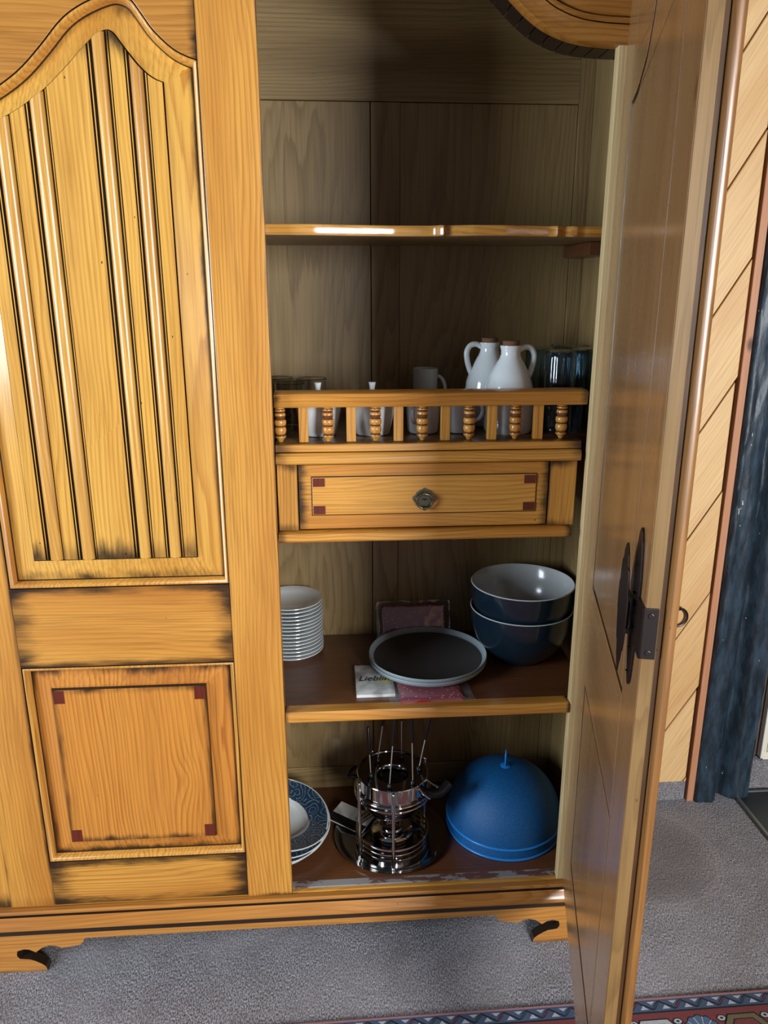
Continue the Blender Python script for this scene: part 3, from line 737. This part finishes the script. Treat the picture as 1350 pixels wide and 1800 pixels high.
br = MB(); br.box(.574, .598, -.0135, -.0035, 1.138, 1.150); br.tube([(.598, -.010, 1.118), (.598, -.010, 1.16)], .004, 8); br.box(.575, .603, -.0155, -.0085, 1.112, 1.120); br.box(.575, .603, -.0155, -.0085, 1.157, 1.165)
R('lock_bracket', br, IRON, bevel=.001)
sp_ = MB().box(.600, DW + .0035, -.004, -.0002, 1.098, 1.168); sp_.box(DW + .0004, DW + .0035, -.004, .017, 1.098, 1.168)
for z in (1.107, 1.158):
    for k in range(1):
        sp_.tube([(DW + .003, .0075, z), (DW + .0048, .0075, z)], .0038, 12)
R('strike_plate', sp_, IRON, bevel=.0008)

# ------------------------------------------------------------------ things on the gallery shelf
GZ = 1.2567
def open_cup(ro, ri_b, h, t=.003, foot=None, n=40):
    """outer wall up, lip, inner wall down: profile from bottom centre to inner bottom centre"""
    out = [(0, .001), (foot or ro[0][0] * .8, .001), (foot or ro[0][0] * .8, 0)] + ro
    inn = [(max(r - t, .001), z + (t if i == 0 else 0)) for i, (r, z) in enumerate(ro)]
    return out + [(ro[-1][0] - t / 2, ro[-1][1] + t * .5)] + list(reversed(inn)) + [(0, inn[0][1])]
# tumblers, clear
tp = open_cup([(.029, .001), (.031, .012), (.0355, .099)], None, .09, .0028)
tumb = MB().lathe(tp, 40).mesh('tumbler', [CLEAR], 35)
for (x, y), s in (((-.122, .305), 'clear glass tumbler furthest left, half hidden behind the closed door'), ((-.044, .285), 'clear glass tumbler standing behind the white pot at the left, the hindmost of three'), ((-.088, .205), 'clear glass tumbler in front of the two other clear ones beside the white pot')):
    tag(obj('tumbler', tumb, None, loc=(x, y, GZ)), s, 'glass', 'clear tumblers on the gallery shelf')
# lidded white pots
def pot(loc, label):
    t = thing('lidded_pot', label, 'pot', loc, group='white lidded pots behind the balusters')
    obj('body', MB().lathe([(0, .001), (.030, .001), (.030, 0), (.035, .001), (.037, .004), (.044, .035), (.049, .066), (.049, .070), (.046, .070), (.041, .035), (.034, .006), (0, .005)], 44), WHITEC, t, smooth=40)
    ldo = obj('lid', MB().lathe([(0, .064), (.044, .066), (.0475, .0705), (.047, .0730), (.030, .0785), (.010, .0820), (0, .0825)], 44), WHITEC, t, smooth=40)
    obj('lid_knob', MB().lathe([(.0045, .0815), (.0050, .092), (.0065, .102), (.0080, .1085), (.0070, .1095), (0, .1095)], 24), WHITEC, ldo, smooth=50)
    return t
pot((-.0275, .1225, GZ), 'white lidded china pot with small flared knob, the left of two, beside the tumblers')
pot((.0865, .1225, GZ), 'white lidded china pot with small flared knob, between the other pot and the mugs')
# mugs
def handle(c, R_, r0, ang_, h0, h1, n=16, rr=.0042, flat=1.0):
    pts = []
    for i in range(n + 1):
        a = -pi / 2 + pi * i / n
        d = r0 + R_ * cos(a)
        pts.append((d * cos(ang_), d * sin(ang_), (h0 + h1) / 2 + (h1 - h0) / 2 * sin(a)))
    return MB().tube(pts, rr, 10)
def mug(loc, r, h, ang_, label, mat, taper=.86):
    t = thing('mug', label, 'mug', loc, group='pale mugs behind the balusters')
    obj('body', MB().lathe(open_cup([(r * taper * .92, .001), (r * taper, .006), (r, h)], None, h, .003), 40), mat, t, smooth=40)
    obj('handle', handle(None, .020, r * .93, ang_, h * .30, h * .86), mat, t, smooth=60)
    return t
mug((.196, .134, GZ), .0385, .085, radians(240), 'pale stoneware mug just behind the middle balusters, handle turned to the front', GREYC)
mug((.2735, .134, GZ), .033, .082, radians(-14), 'pale stoneware mug left of the front jug, handle pointing at the jug', GREYC)
mug((.2205, .305, GZ), .0295, .118, radians(-8), 'tall slim grey-white mug showing above the rail, behind the shorter mugs', GREYC, .92)
# oil jugs
def jug(loc, ha, label):
    t = thing('stoneware_jug', label, 'jug', loc, group='white stoneware jugs with cork stoppers')
    pr = [(0, .002), (.046, .002), (.047, 0), (.050, .003), (.0515, .012), (.0520, .075), (.0500, .097), (.0420, .122), (.0315, .142), (.0235, .155), (.0205, .164), (.0205, .172), (.0225, .1795), (.0225, .1825), (.0195, .1830), (.0165, .180), (.0165, .165), (0, .164)]
    obj('body', MB().lathe(pr, 52), WHITEC, t, smooth=45)
    pts = smooth_line([(.017, 0, .172), (.030, 0, .1785), (.044, 0, .176), (.052, 0, .163), (.051, 0, .145), (.046, 0, .127), (.040, 0, .113)], 5)
    pts = [(p[0] * cos(ha), p[0] * sin(ha), p[2]) for p in pts]
    obj('handle', MB().tube(pts, .0062, 12), WHITEC, t, smooth=60)
    part_label(obj('cork', MB().lathe([(0, .166), (.015, .166), (.0175, .184), (.018, .191), (.0165, .1925), (0, .1925)], 30), CORK, t, smooth=40), 'brown cork stopper')
    return t
jug((.3545, .228, GZ), radians(186), 'white glazed jug with cork and handle on its left side, the rear one')
jug((.3795, .1265, GZ), radians(8), 'white glazed jug with cork and handle on its right side, the front one')
# blue-grey ribbed glasses, upside down
def ribbed():
    mb = MB(); n = 48
    prof = [(.0345, 0), (.0355, .004), (.0355, .010), (.0340, .016), (.0330, .09), (.0335, .150), (.0330, .166), (.0290, .1725), (.0, .1735), (0, .169), (.028, .168), (.0305, .160), (.0308, .10), (.0315, .012), (.0320, 0), (.0345, 0)]
    rows_ = []
    for j, (r, z) in enumerate(prof):
        row = []
        for i in range(n * 2):
            a = 2 * pi * i / (n * 2)
            rr = r * (1 + (.022 * cos(12 * a) if 3 <= j <= 6 else 0))
            row.append((rr * cos(a), rr * sin(a), z))
        rows_.append(row)
    mb.loft(rows_); return mb
rb = ribbed().mesh('tall_glass', [TEAL], 40)
for (x, y), s in (((.470, .225), 'tall blue-grey ribbed glass nearest the rear jug'), ((.487, .125), 'tall blue-grey ribbed glass at the front of its group of four'), ((.5455, .295), 'tall blue-grey ribbed glass at the back of its group of four'), ((.5560, .180), 'tall blue-grey ribbed glass at the right end, nearest the open door')):
    tag(obj('tall_glass', rb, None, loc=(x, y, GZ), rot=(0, 0, x * 40)), s, 'glass', 'tall ribbed glasses at the right')

# ------------------------------------------------------------------ things on the middle shelf
MZ = 0.6652
sp = MB().lathe([(0, .002), (.044, .002), (.046, 0), (.049, .001), (.056, .006), (.078, .0115), (.0800, .0128), (.0795, .0142), (.077, .0138), (.056, .0085), (.048, .0045), (0, .004)], 56).mesh('dessert_plate', [WHITEC], 40)
N = 15
ordn = ['lowest', 'second from the bottom', 'third from the bottom', 'fourth from the bottom', 'fifth from the bottom', 'sixth from the bottom', 'seventh from the bottom', 'eighth, in the middle', 'seventh from the top', 'sixth from the top', 'fifth from the top', 'fourth from the top', 'third from the top', 'second from the top', 'topmost']
for i in range(N):
    tag(obj('dessert_plate', sp, None, loc=(-.1115 + random.uniform(-.0012, .0012), .302 + random.uniform(-.0012, .0012), MZ + i * .0094)), 'small white plate, %s of the tall stack beside the closed door' % ordn[i], 'plate', 'small white plates in the tall stack')
# big bowls
bp = [(0, .003), (.056, .003), (.058, 0), (.062, .001), (.064, .006), (.090, .028), (.112, .060), (.1225, .095), (.1255, .132), (.1258, .1365), (.1240, .1385), (.1222, .1365), (.1190, .096), (.108, .062), (.086, .032), (.055, .012), (0, .010)]
bmi = [0] * 9 + [1] * 7
bw = MB().lathe(bp, 72, mis=bmi).mesh('salad_bowl', [NAVY, LGREY], 40)
for z, s in ((0, 'large navy bowl with pale rim, the lower of two nested bowls'), (.0625, 'large navy bowl with pale grey inside, nested in the top of the other')):
    tag(obj('salad_bowl', bw, None, loc=(.4590, .234, MZ + z)), s, 'bowl', 'navy bowls on the middle shelf')
# charcoal serving plates
cpf = [(0, .002), (.100, .002), (.104, 0), (.112, .001), (.1365, .0055), (.1422, .0120), (.1432, .0175), (.1422, .0190), (.1406, .0175), (.1380, .0115), (.132, .0080), (0, .0070)]
cp_ = MB().lathe(cpf, 80, mis=[1] * 6 + [1, 1, 1, 1, 0]).mesh('serving_plate', [CHAR, CHARR], 40)
for z, s in ((.0115, 'round charcoal plate with grey rim, underneath the other one'), (.0205, 'round charcoal plate with grey rim, on top, middle shelf')):
    tag(obj('serving_plate', cp_, None, loc=(.2225, .1945, MZ + z), rot=(0, 0, .4)), s, 'plate', 'charcoal plates on the middle shelf')
# napkin packs
def pack(name, label, w, d, h, loc, rz, mats, bumpy=.0012, film=None):
    t = thing(name, label, 'napkins', loc, (0, 0, rz), group='napkin packs on the middle shelf')
    mb = MB(); nx, ny = 16, 16
    def top(u, v): return h * (.75 + .25 * min(1, 9 * min(u, 1 - u), 9 * min(v, 1 - v))) + bumpy * mnoise.noise((u * 6 + loc[0] * 30, v * 6, 2))
    grid = [[((u / nx - .5) * w, (v / ny - .5) * d, top(u / nx, v / ny)) for u in range(nx + 1)] for v in range(ny + 1)]
    mb.loft(grid, closed=False)
    edge = [grid[0][i] for i in range(nx)] + [grid[j][nx] for j in range(ny)] + [grid[ny][i] for i in range(nx, 0, -1)] + [grid[j][0] for j in range(ny, 0, -1)]
    mb.loft([edge, [(e[0], e[1], 0) for e in edge]])
    obj('napkin_stack', mb, mats, t, smooth=40)
    if film:
        fw, fd = film; f = MB(); nx = 26; ny = 16
        g = []
        for v in range(ny + 1):
            row = []
            for u in range(nx + 1):
                x = (u / nx - .5) * fw; y = (v / ny - .5) * fd
                inside = abs(x) < w / 2 + .002 and abs(y) < d / 2 + .002
                z = (h + .0018 if inside else .0025) + abs(.0030 * mnoise.noise((x * 55, y * 55, loc[0]))) + (0 if inside else abs(.007 * mnoise.noise((x * 40, y * 70, 3 + loc[0]))))
                row.append((x + .003 * mnoise.noise((y * 50, x * 9, 1)), y + .003 * mnoise.noise((x * 50, 3, 1)), z))
            g.append(row)
        f.loft(g, closed=False)
        part_label(obj('film_wrap', f, FILM, t, smooth=60), 'crinkled clear film')
    return t
SILV = NT('silvery_printed_paper'); _p = SILV.n('ShaderNodeTexCoord').outputs['Object']
_c = SILV.mix(SILV.step(SILV.noise(_p, 26.0, 3.0), 0.4, 0.62), lin((214, 214, 210)), lin((168, 168, 164)))
_d = SILV.n('ShaderNodeVectorMath', {0: SILV.vmath('SUBTRACT', _p, (.024, -.012, 0))}, operation='LENGTH').outputs['Value']
_c = SILV.mix(SILV.math('MULTIPLY', SILV.math('SUBTRACT', 1.0, SILV.step(_d, .008, .030)), .7), _c, lin((206, 196, 96)))
SILV.P(Base_Color=_c, Roughness=.5); SILV = SILV.m
REDP = NT('red_dotted_paper'); _p = REDP.n('ShaderNodeTexCoord').outputs['Object']
_v = REDP.n('ShaderNodeTexVoronoi', {'Vector': REDP.vmath('MULTIPLY', _p, (1, 1, 0)), 'Scale': 105.0, 'Randomness': .75}).outputs['Distance']
REDP.P(Base_Color=REDP.mix(REDP.math('LESS_THAN', _v, .24), lin((158, 22, 52)), lin((220, 170, 182))), Roughness=.55); REDP = REDP.m
np_ = pack('napkin_pack', 'silvery white napkin pack with black lettering sticking out under the charcoal plates', .088, .142, .0095, (.0880, .124, MZ), radians(0), [SILV])
tx = bpy.data.curves.new('lettering', 'FONT'); tx.body = 'Lieblin'; tx.size = .034; tx.shear = .32; tx.extrude = .00012; tx.space_character = 1.02
to = bpy.data.objects.new('lettering', tx); COL.objects.link(to)
bpy.context.view_layer.update()
tm = bpy.data.meshes.new_from_object(to.evaluated_get(bpy.context.evaluated_depsgraph_get())); bpy.data.objects.remove(to); bpy.data.curves.remove(tx)
tm.materials.clear(); tm.materials.append(INK)
ti = bpy.data.objects.new('lettering', tm); COL.objects.link(ti); ti.parent = np_; ti.location = (-.0385, -.014, .0112); ti.scale = (.80, .95, 1)
pack('napkin_pack', 'red dotted napkin pack in clear film poking out at the front of the charcoal plates', .140, .110, .0085, (.2110, .0800, MZ), radians(2), [REDP], film=(.190, .128))
bk = pack('napkin_pack', 'dark red napkin pack in crinkled film propped behind the charcoal plates', .165, .075, .010, (.205, .370, MZ + .004), radians(0), [REDP], film=(.195, .100))
bk.rotation_euler = (radians(69), 0, 0); bk.location = (.205, .3620, MZ + .0490)

# ------------------------------------------------------------------ things on the bottom board
BZ = 0.1906
dpf = [(0, .003), (.060, .003), (.063, 0), (.067, .001), (.074, .010), (.086, .024), (.132, .032), (.1365, .0335), (.1368, .0352), (.1350, .0360), (.132, .0345), (.086, .0268), (.076, .0135), (.060, .006), (0, .005)]
dpl = MB().lathe(dpf, 80, mis=[0] * 14).mesh('deep_plate', [PATT], 40)
tilt = Matrix.Rotation(radians(13), 4, 'X')
for i, s in enumerate(('lowest', 'second from the bottom', 'third from the bottom', 'topmost')):
    o = obj('deep_plate', dpl, None, loc=(0, 0, 0)); c = Vector((-.1650, .2005, BZ + .0145)) + tilt.to_3x3() @ Vector((0, 0, .0078 * i))
    o.location = c; o.rotation_euler = (radians(13), 0, .5 * i)
    tag(o, 'white deep plate with blue scroll rim, %s of four, bottom left corner' % s, 'plate', 'plates with blue scroll rims')

# fondue set
FC = (.1345, .160)
tag(obj('round_tray', MB().lathe([(0, 0), (.125, 0), (.132, .002), (.142, .0065), (.1460, .0070), (.1462, .0082), (.1415, .0080), (.131, .0036), (.124, .0018), (0, .0018)], 72), STEELD, loc=(.1325, .178, BZ), smooth=40), 'round polished steel tray under the fondue burner', 'tray')
st_ = thing('fondue_stand', 'polished steel ring stand with upright posts carrying the fondue pot', 'stand', (FC[0], FC[1], BZ + .0022))
angs = [radians(a) for a in (210, 267, 28, 118)]
for a in angs:
    x_, y_ = .0985 * cos(a), .0985 * sin(a)
    obj('post', MB().tube([(x_, y_, 0), (x_, y_, .200), (x_, y_, .206), (x_, y_, .2085)], [.0045, .0045, .0042, .002], 12), STEEL, st_, smooth=50)
def flat_ring(r0, r1, z0, z1):
    return MB().lathe([(r0, z0), (r1, z0), (r1 + .0012, (z0 + z1) / 2), (r1, z1), (r0, z1), (r0, z0)], 64)
for z in (.006, .021, .036):
    obj('base_ring', flat_ring(.089, .0928, z, z + .0075), STEEL, st_, smooth=50)
for z in (.150, .162):
    obj('support_ring', MB().tube([(.0935 * cos(2 * pi * i / 56), .0935 * sin(2 * pi * i / 56), z) for i in range(56)], .0026, 8, closed=True), STEEL, st_, smooth=60)
bn = thing('fondue_burner', 'small steel burner inside the ring stand', 'burner', (FC[0], FC[1] + .005, BZ + .0022))
obj('bowl', MB().lathe([(0, 0), (.050, 0), (.054, .004), (.054, .030), (.048, .037), (.030, .040), (.030, .046), (.022, .046), (.022, .036), (0, .036)], 44), STEEL, bn, smooth=40)
obj('burner_handle', MB().tube([(.05, .0, .022), (.075, .0, .024)], [.004, .006], 10), BLACKP, bn, smooth=50)
fp = thing('fondue_pot', 'polished steel fondue pot with black side handle and steel lip', 'pot', (FC[0], FC[1], BZ + .0022 + .095))
ph = [(0, 0), (.048, 0), (.062, .005), (.074, .020), (.080, .040), (.0845, .060), (.0905, .0695), (.0905, .0720), (.0880, .0740), (.0880, .1085), (.0895, .1100), (.0885, .1115), (.0855, .1095), (.0850, .074), (.078, .042), (.060, .010), (0, .004)]
obj('body', MB().lathe(ph, 72), STEEL, fp, smooth=35)
obj('fork_ring', MB().lathe([(.040, .098), (.086, .1045), (.086, .1060), (.040, .100), (.036, .092), (.036, .090), (.040, .098)], 56), STEELD, fp, smooth=30)
ha = radians(-32)
hb = [(.084 * cos(ha), .084 * sin(ha), .086), (.104 * cos(ha), .104 * sin(ha), .077), (.124 * cos(ha + .14), .124 * sin(ha + .14), .078), (.142 * cos(ha + .30), .142 * sin(ha + .30), .092)]
part_label(obj('handle', MB().tube(smooth_line(hb, 5), [.007] * 3 + [.0115] * 13, 12), BLACKP, fp, smooth=50), 'black side handle')
for a in (ha - .22, ha + .26):
    obj('handle_bracket', MB().tube([(.086 * cos(a), .086 * sin(a), .097), (.098 * cos(a), .098 * sin(a), .088), (.118 * cos(ha + (a - ha) * .9), .118 * sin(ha + (a - ha) * .9), .082)], [.003, .0035, .003], 8), STEEL, fp, smooth=50)
h2 = radians(162)
part_label(obj('handle', MB().tube(smooth_line([(.086 * cos(h2 - .2), .086 * sin(h2 - .2), .090), (.108 * cos(h2 - .15), .108 * sin(h2 - .15), .088), (.112 * cos(h2 + .15), .112 * sin(h2 + .15), .088), (.086 * cos(h2 + .2), .086 * sin(h2 + .2), .090)], 5), .0055, 10), BLACKP, fp, smooth=50), 'black side handle')
obj('inner_knob', MB().lathe([(0, .060), (.020, .060), (.028, .082), (.0275, .088), (0, .089)], 32), BLACKP, fp, smooth=40)
# forks: ball tip resting on the fork ring, steel rod, black grip
PZ = BZ + .0022 + .095
def fork(bx, by, hx, hy, ztop, zmid, label):
    b = Vector((bx, by, PZ + .108)); h = Vector((hx, hy, ztop))
    t = thing('fondue_fork', label, 'fork', b, group='fondue forks standing in the pot')
    d = (h - b); f = (zmid - b.z) / d.z
    obj('rod', MB().tube([(d * -.16)[:], (d * f)[:]], .0014, 8), ROD, t, smooth=60)
    obj('ball', MB().lathe([(.0001, -.0075), (.0045, -.006), (.0068, -.002), (.0068, .002), (.0045, .006), (.002, .0085)], 18), BLACKP, t, smooth=70)
    obj('grip', MB().tube([(d * f)[:], (d * (f + .03))[:], (d * .97)[:], d[:]], [.0022, .0038, .0044, .0025], 10), BLACKP, t, smooth=60)
fork(.1220, .0985, .1385, .108, .622, .505, 'fondue fork at the front of the pot, grip hidden up under the shelf')
fork(.1800, .1075, .1755, .118, .625, .505, 'fondue fork standing front right, grip almost upright under the shelf')
fork(.2010, .165, .2460, .200, .600, .470, 'fondue fork leaning furthest to the right')
fork(.0795, .145, .0740, .165, .521, .450, 'short-looking fondue fork furthest left, its whole black grip in view')
fork(.1000, .208, .1300, .225, .610, .490, 'fondue fork at the back left, leaning right behind the front one')
fork(.1620, .217, .1625, .225, .612, .500, 'fondue fork at the back of the pot, upright')
# booklet
bo = thing('booklet', 'black and white instruction booklet leaning on the steel tray rim', 'booklet', (.030, .2365, BZ + .0125), (radians(4), radians(5), radians(-33)))
obj('pages', MB().box(-.052, .052, -.036, .036, 0, .004), PAPER, bo, bevel=.0006)
part_label(obj('cover_band', MB().box(-.0522, .0522, -.0362, -.008, .0041, .0049), INK, bo), 'black band of the cover')
pt = MB()
for k in range(7): pt.box(-.040, .044 - .006 * (k % 3), .000 + k * .0046, .0008 + k * .0046, .0041, .0043)
obj('printed_lines', pt, plain('grey_print', (150, 150, 150), .7), bo)
# blue mesh food covers
def cover(loc, r, h, label, loop):
    t = thing('food_cover', label, 'food cover', loc, group='blue mesh food covers')
    pr = [(r * cos(a), h * sin(a)) for a in [pi / 2 * i / 26 for i in range(27)]]
    pr = [(q[0], q[1]) for q in pr[:-1]] + [(0.0005, h)]
    obj('dome', MB().lathe([(r * (abs(cos(a)) ** .88), h * sin(a) + .003) for a in [pi / 2 * i / 28 for i in range(28)]] + [(0.0004, h + .003)], 80), BMESH, t, smooth=60)
    obj('rim', MB().tube([(r * cos(2 * pi * i / 90), r * sin(2 * pi * i / 90), .003) for i in range(90)], .0034, 8, closed=True), BLUE, t, smooth=70)
    if loop:
        obj('knob_disc', MB().lathe([(.013, h + .001), (.0135, h + .0035), (.008, h + .0055), (0, h + .006)], 28), BLUE, t, smooth=50)
        obj('loop_handle', MB().tube([(.004 * cos(a) * .9, .012 * cos(a), h + .0265 + .021 * sin(a)) for a in [2 * pi * i / 26 for i in range(26)]], .0022, 8, closed=True), BLUE, t, smooth=70)
    return t
cover((.4330, .2095, BZ + .0005), .1475, .1400, 'blue mesh dome food cover underneath, only its lower rim showing', False)
cover((.4330, .2095, BZ + .0300), .1480, .1400, 'blue mesh dome food cover with loop handle, stacked on the other', True)

# ------------------------------------------------------------------ patterned rug
rgm = thing('patterned_rug', 'red oriental rug with blue zigzag border at the front of the carpet', 'rug', (0.4, -0.9, 0.0), (0, 0, radians(0.6)))
RX0, RX1, RY1, RY0 = -1.5, 1.5, 0.7195, -0.9
rugc = lambda n, c: (lambda t: (t.P(Base_Color=t.mix(t.math('MULTIPLY', t.noise(t.n('ShaderNodeTexCoord').outputs['Object'], 500.0, 2.0), .7), lin(c), lin(tuple(int(v * .55) for v in c))), Roughness=.95), t.bump(t.noise(t.n('ShaderNodeTexCoord').outputs['Object'], 600.0, 2.0), .8, .003), t.m)[2])(NT(n))
RR, RBL, RBK, RWH, RPK, ROL, RGN, RCR = [rugc('rug_' + n, c) for n, c in (('red', (134, 62, 62)), ('blue', (74, 92, 122)), ('black', (26, 26, 36)), ('white', (196, 196, 200)), ('pink', (170, 122, 124)), ('olive', (122, 108, 76)), ('green', (62, 88, 84)), ('grey', (170, 172, 160)))]
obj('pile', MB().box(RX0, RX1, RY0, RY1, 0, .008), RR, rgm, bevel=.002)
zt_ = .0081
bd = MB()
def quad(mb, x0, x1, y0, y1, mi, z=zt_): mb.add([(x0, y0, z), (x1, y0, z), (x1, y1, z), (x0, y1, z)], [(0, 1, 2, 3)], mi)
bx = MB(); bx.box(RX0, RX1, RY1 - .0055, RY1 + .0015, .001, .0085)
obj('edge_binding', bx, RPK, rgm, bevel=.002)
quad(bd, RX0, RX1, RY1 - .0335, RY1 - .0055, 0)
quad(bd, RX0, RX1, RY1 - .0375, RY1 - .0335, 1)
per = .0505; k = 0; x = RX0
while x < RX1 - per:
    ya, yb = RY1 - .0310, RY1 - .0085; z = zt_ + .0003
    th_ = .0036
    # zigzag line: falling stroke, then a coloured ribbon rising
    bd.add([(x, yb - .004, z), (x + th_, yb - .002, z), (x + per * .55, ya + .002 + th_, z), (x + per * .55, ya + .001, z)], [(0, 1, 2, 3)], 1)
    bd.add([(x + per * .50, ya, z), (x + per * .66, ya + .001, z), (x + per * 1.08, yb, z), (x + per * .92, yb, z)], [(0, 1, 2, 3)], 1)
    bd.add([(x + per * .57, ya + .0035, z + .0002), (x + per * .65, ya + .0035, z + .0002), (x + per * 1.01, yb - .003, z + .0002), (x + per * .93, yb - .003, z + .0002)], [(0, 1, 2, 3)], 2 + (k % 2))
    bd.add([(x + per * .02, ya + .002, z), (x + per * .40, ya + .002, z), (x + per * .2, ya + .0125, z)], [(0, 1, 2)], 4)
    bd.add([(x + per * .42, yb - .001, z), (x + per * .80, yb - .001, z), (x + per * .6, yb - .009, z)], [(0, 1, 2)], 4)
    x += per; k += 1
obj('woven_border', bd, [RBL, RBK, RR, RGN, RWH, RPK], rgm)
fd = MB()
def disc(cx, cy, r, mi, z, n=24, lob=0, amp=0):
    fd.add([(cx + r * (1 + amp * abs(cos(lob * a / 2))) * cos(a), cy + r * (1 + amp * abs(cos(lob * a / 2))) * sin(a), z) for a in [2 * pi * i / n for i in range(n)]], [tuple(range(n))], mi)
def flower(cx, cy, mi):
    disc(cx, cy, .0385, 1, zt_ + .0003, 64, 12, .13); disc(cx, cy, .036, mi, zt_ + .0005, 64, 12, .13)
    for i in range(12):
        a = 2 * pi * (i + .5) / 12
        fd.add([(cx + r_ * cos(a + s_), cy + r_ * sin(a + s_), zt_ + .0007) for r_, s_ in ((.012, -.08), (.038, -.03), (.038, .03), (.012, .08))], [(0, 1, 2, 3)], 1 if mi == 7 else 6)
    disc(cx, cy, .010, 1, zt_ + .0008); disc(cx, cy, .007, 3, zt_ + .0010)
def medallion(cx, cy, mi):
    n = 6
    hexo = [(.055, 0), (.03, .036), (-.03, .036), (-.055, 0), (-.03, -.036), (.03, -.036)]
    for s_, m_, zz in ((1.08, 1, .0003), (1.0, mi, .0005), (.72, 1, .0007), (.66, 0, .0009), (.26, 1, .0011), (.20, 6, .0013)):
        fd.add([(cx + q[0] * s_, cy + q[1] * s_, zt_ + zz) for q in hexo], [tuple(range(6))], m_)
def bud(cx, cy):
    for s_, m_, zz in ((1.0, 1, .0003), (.74, 6, .0005), (.3, 1, .0007)):
        fd.add([(cx + q[0] * s_, cy + q[1] * s_, zt_ + zz) for q in ((.013, 0), (.006, .008), (-.006, .008), (-.013, 0), (-.006, -.008), (.006, -.008))], [tuple(range(6))], m_)
cols_ = [4, 7, 5, 7]
fy = RY1 - .091
kk = 0; x = -1.45
offx = .387   # world x .787 holds a blue flower
seq = ['fb', 'mo', 'fg', 'mw']
for k in range(-16, 10):
    cx = offx + k * .0995
    if cx < RX0 + .06 or cx > RX1 - .06: continue
    for row in range(3):
        cy = fy - row * .15
        s_ = seq[(k + row * 2) % 4]
        if s_ == 'fb': flower(cx, cy, 4)
        elif s_ == 'fg': flower(cx, cy, 7)
        elif s_ == 'mo': medallion(cx, cy, 5)
        else: medallion(cx, cy, 6)
        bud(cx + .052, cy + .030)
RB2 = rugc('rug_flower_blue', (88, 116, 150))
obj('woven_field', fd, [RR, RBK, RBL, RR, RB2, ROL, RWH, RCR], rgm)
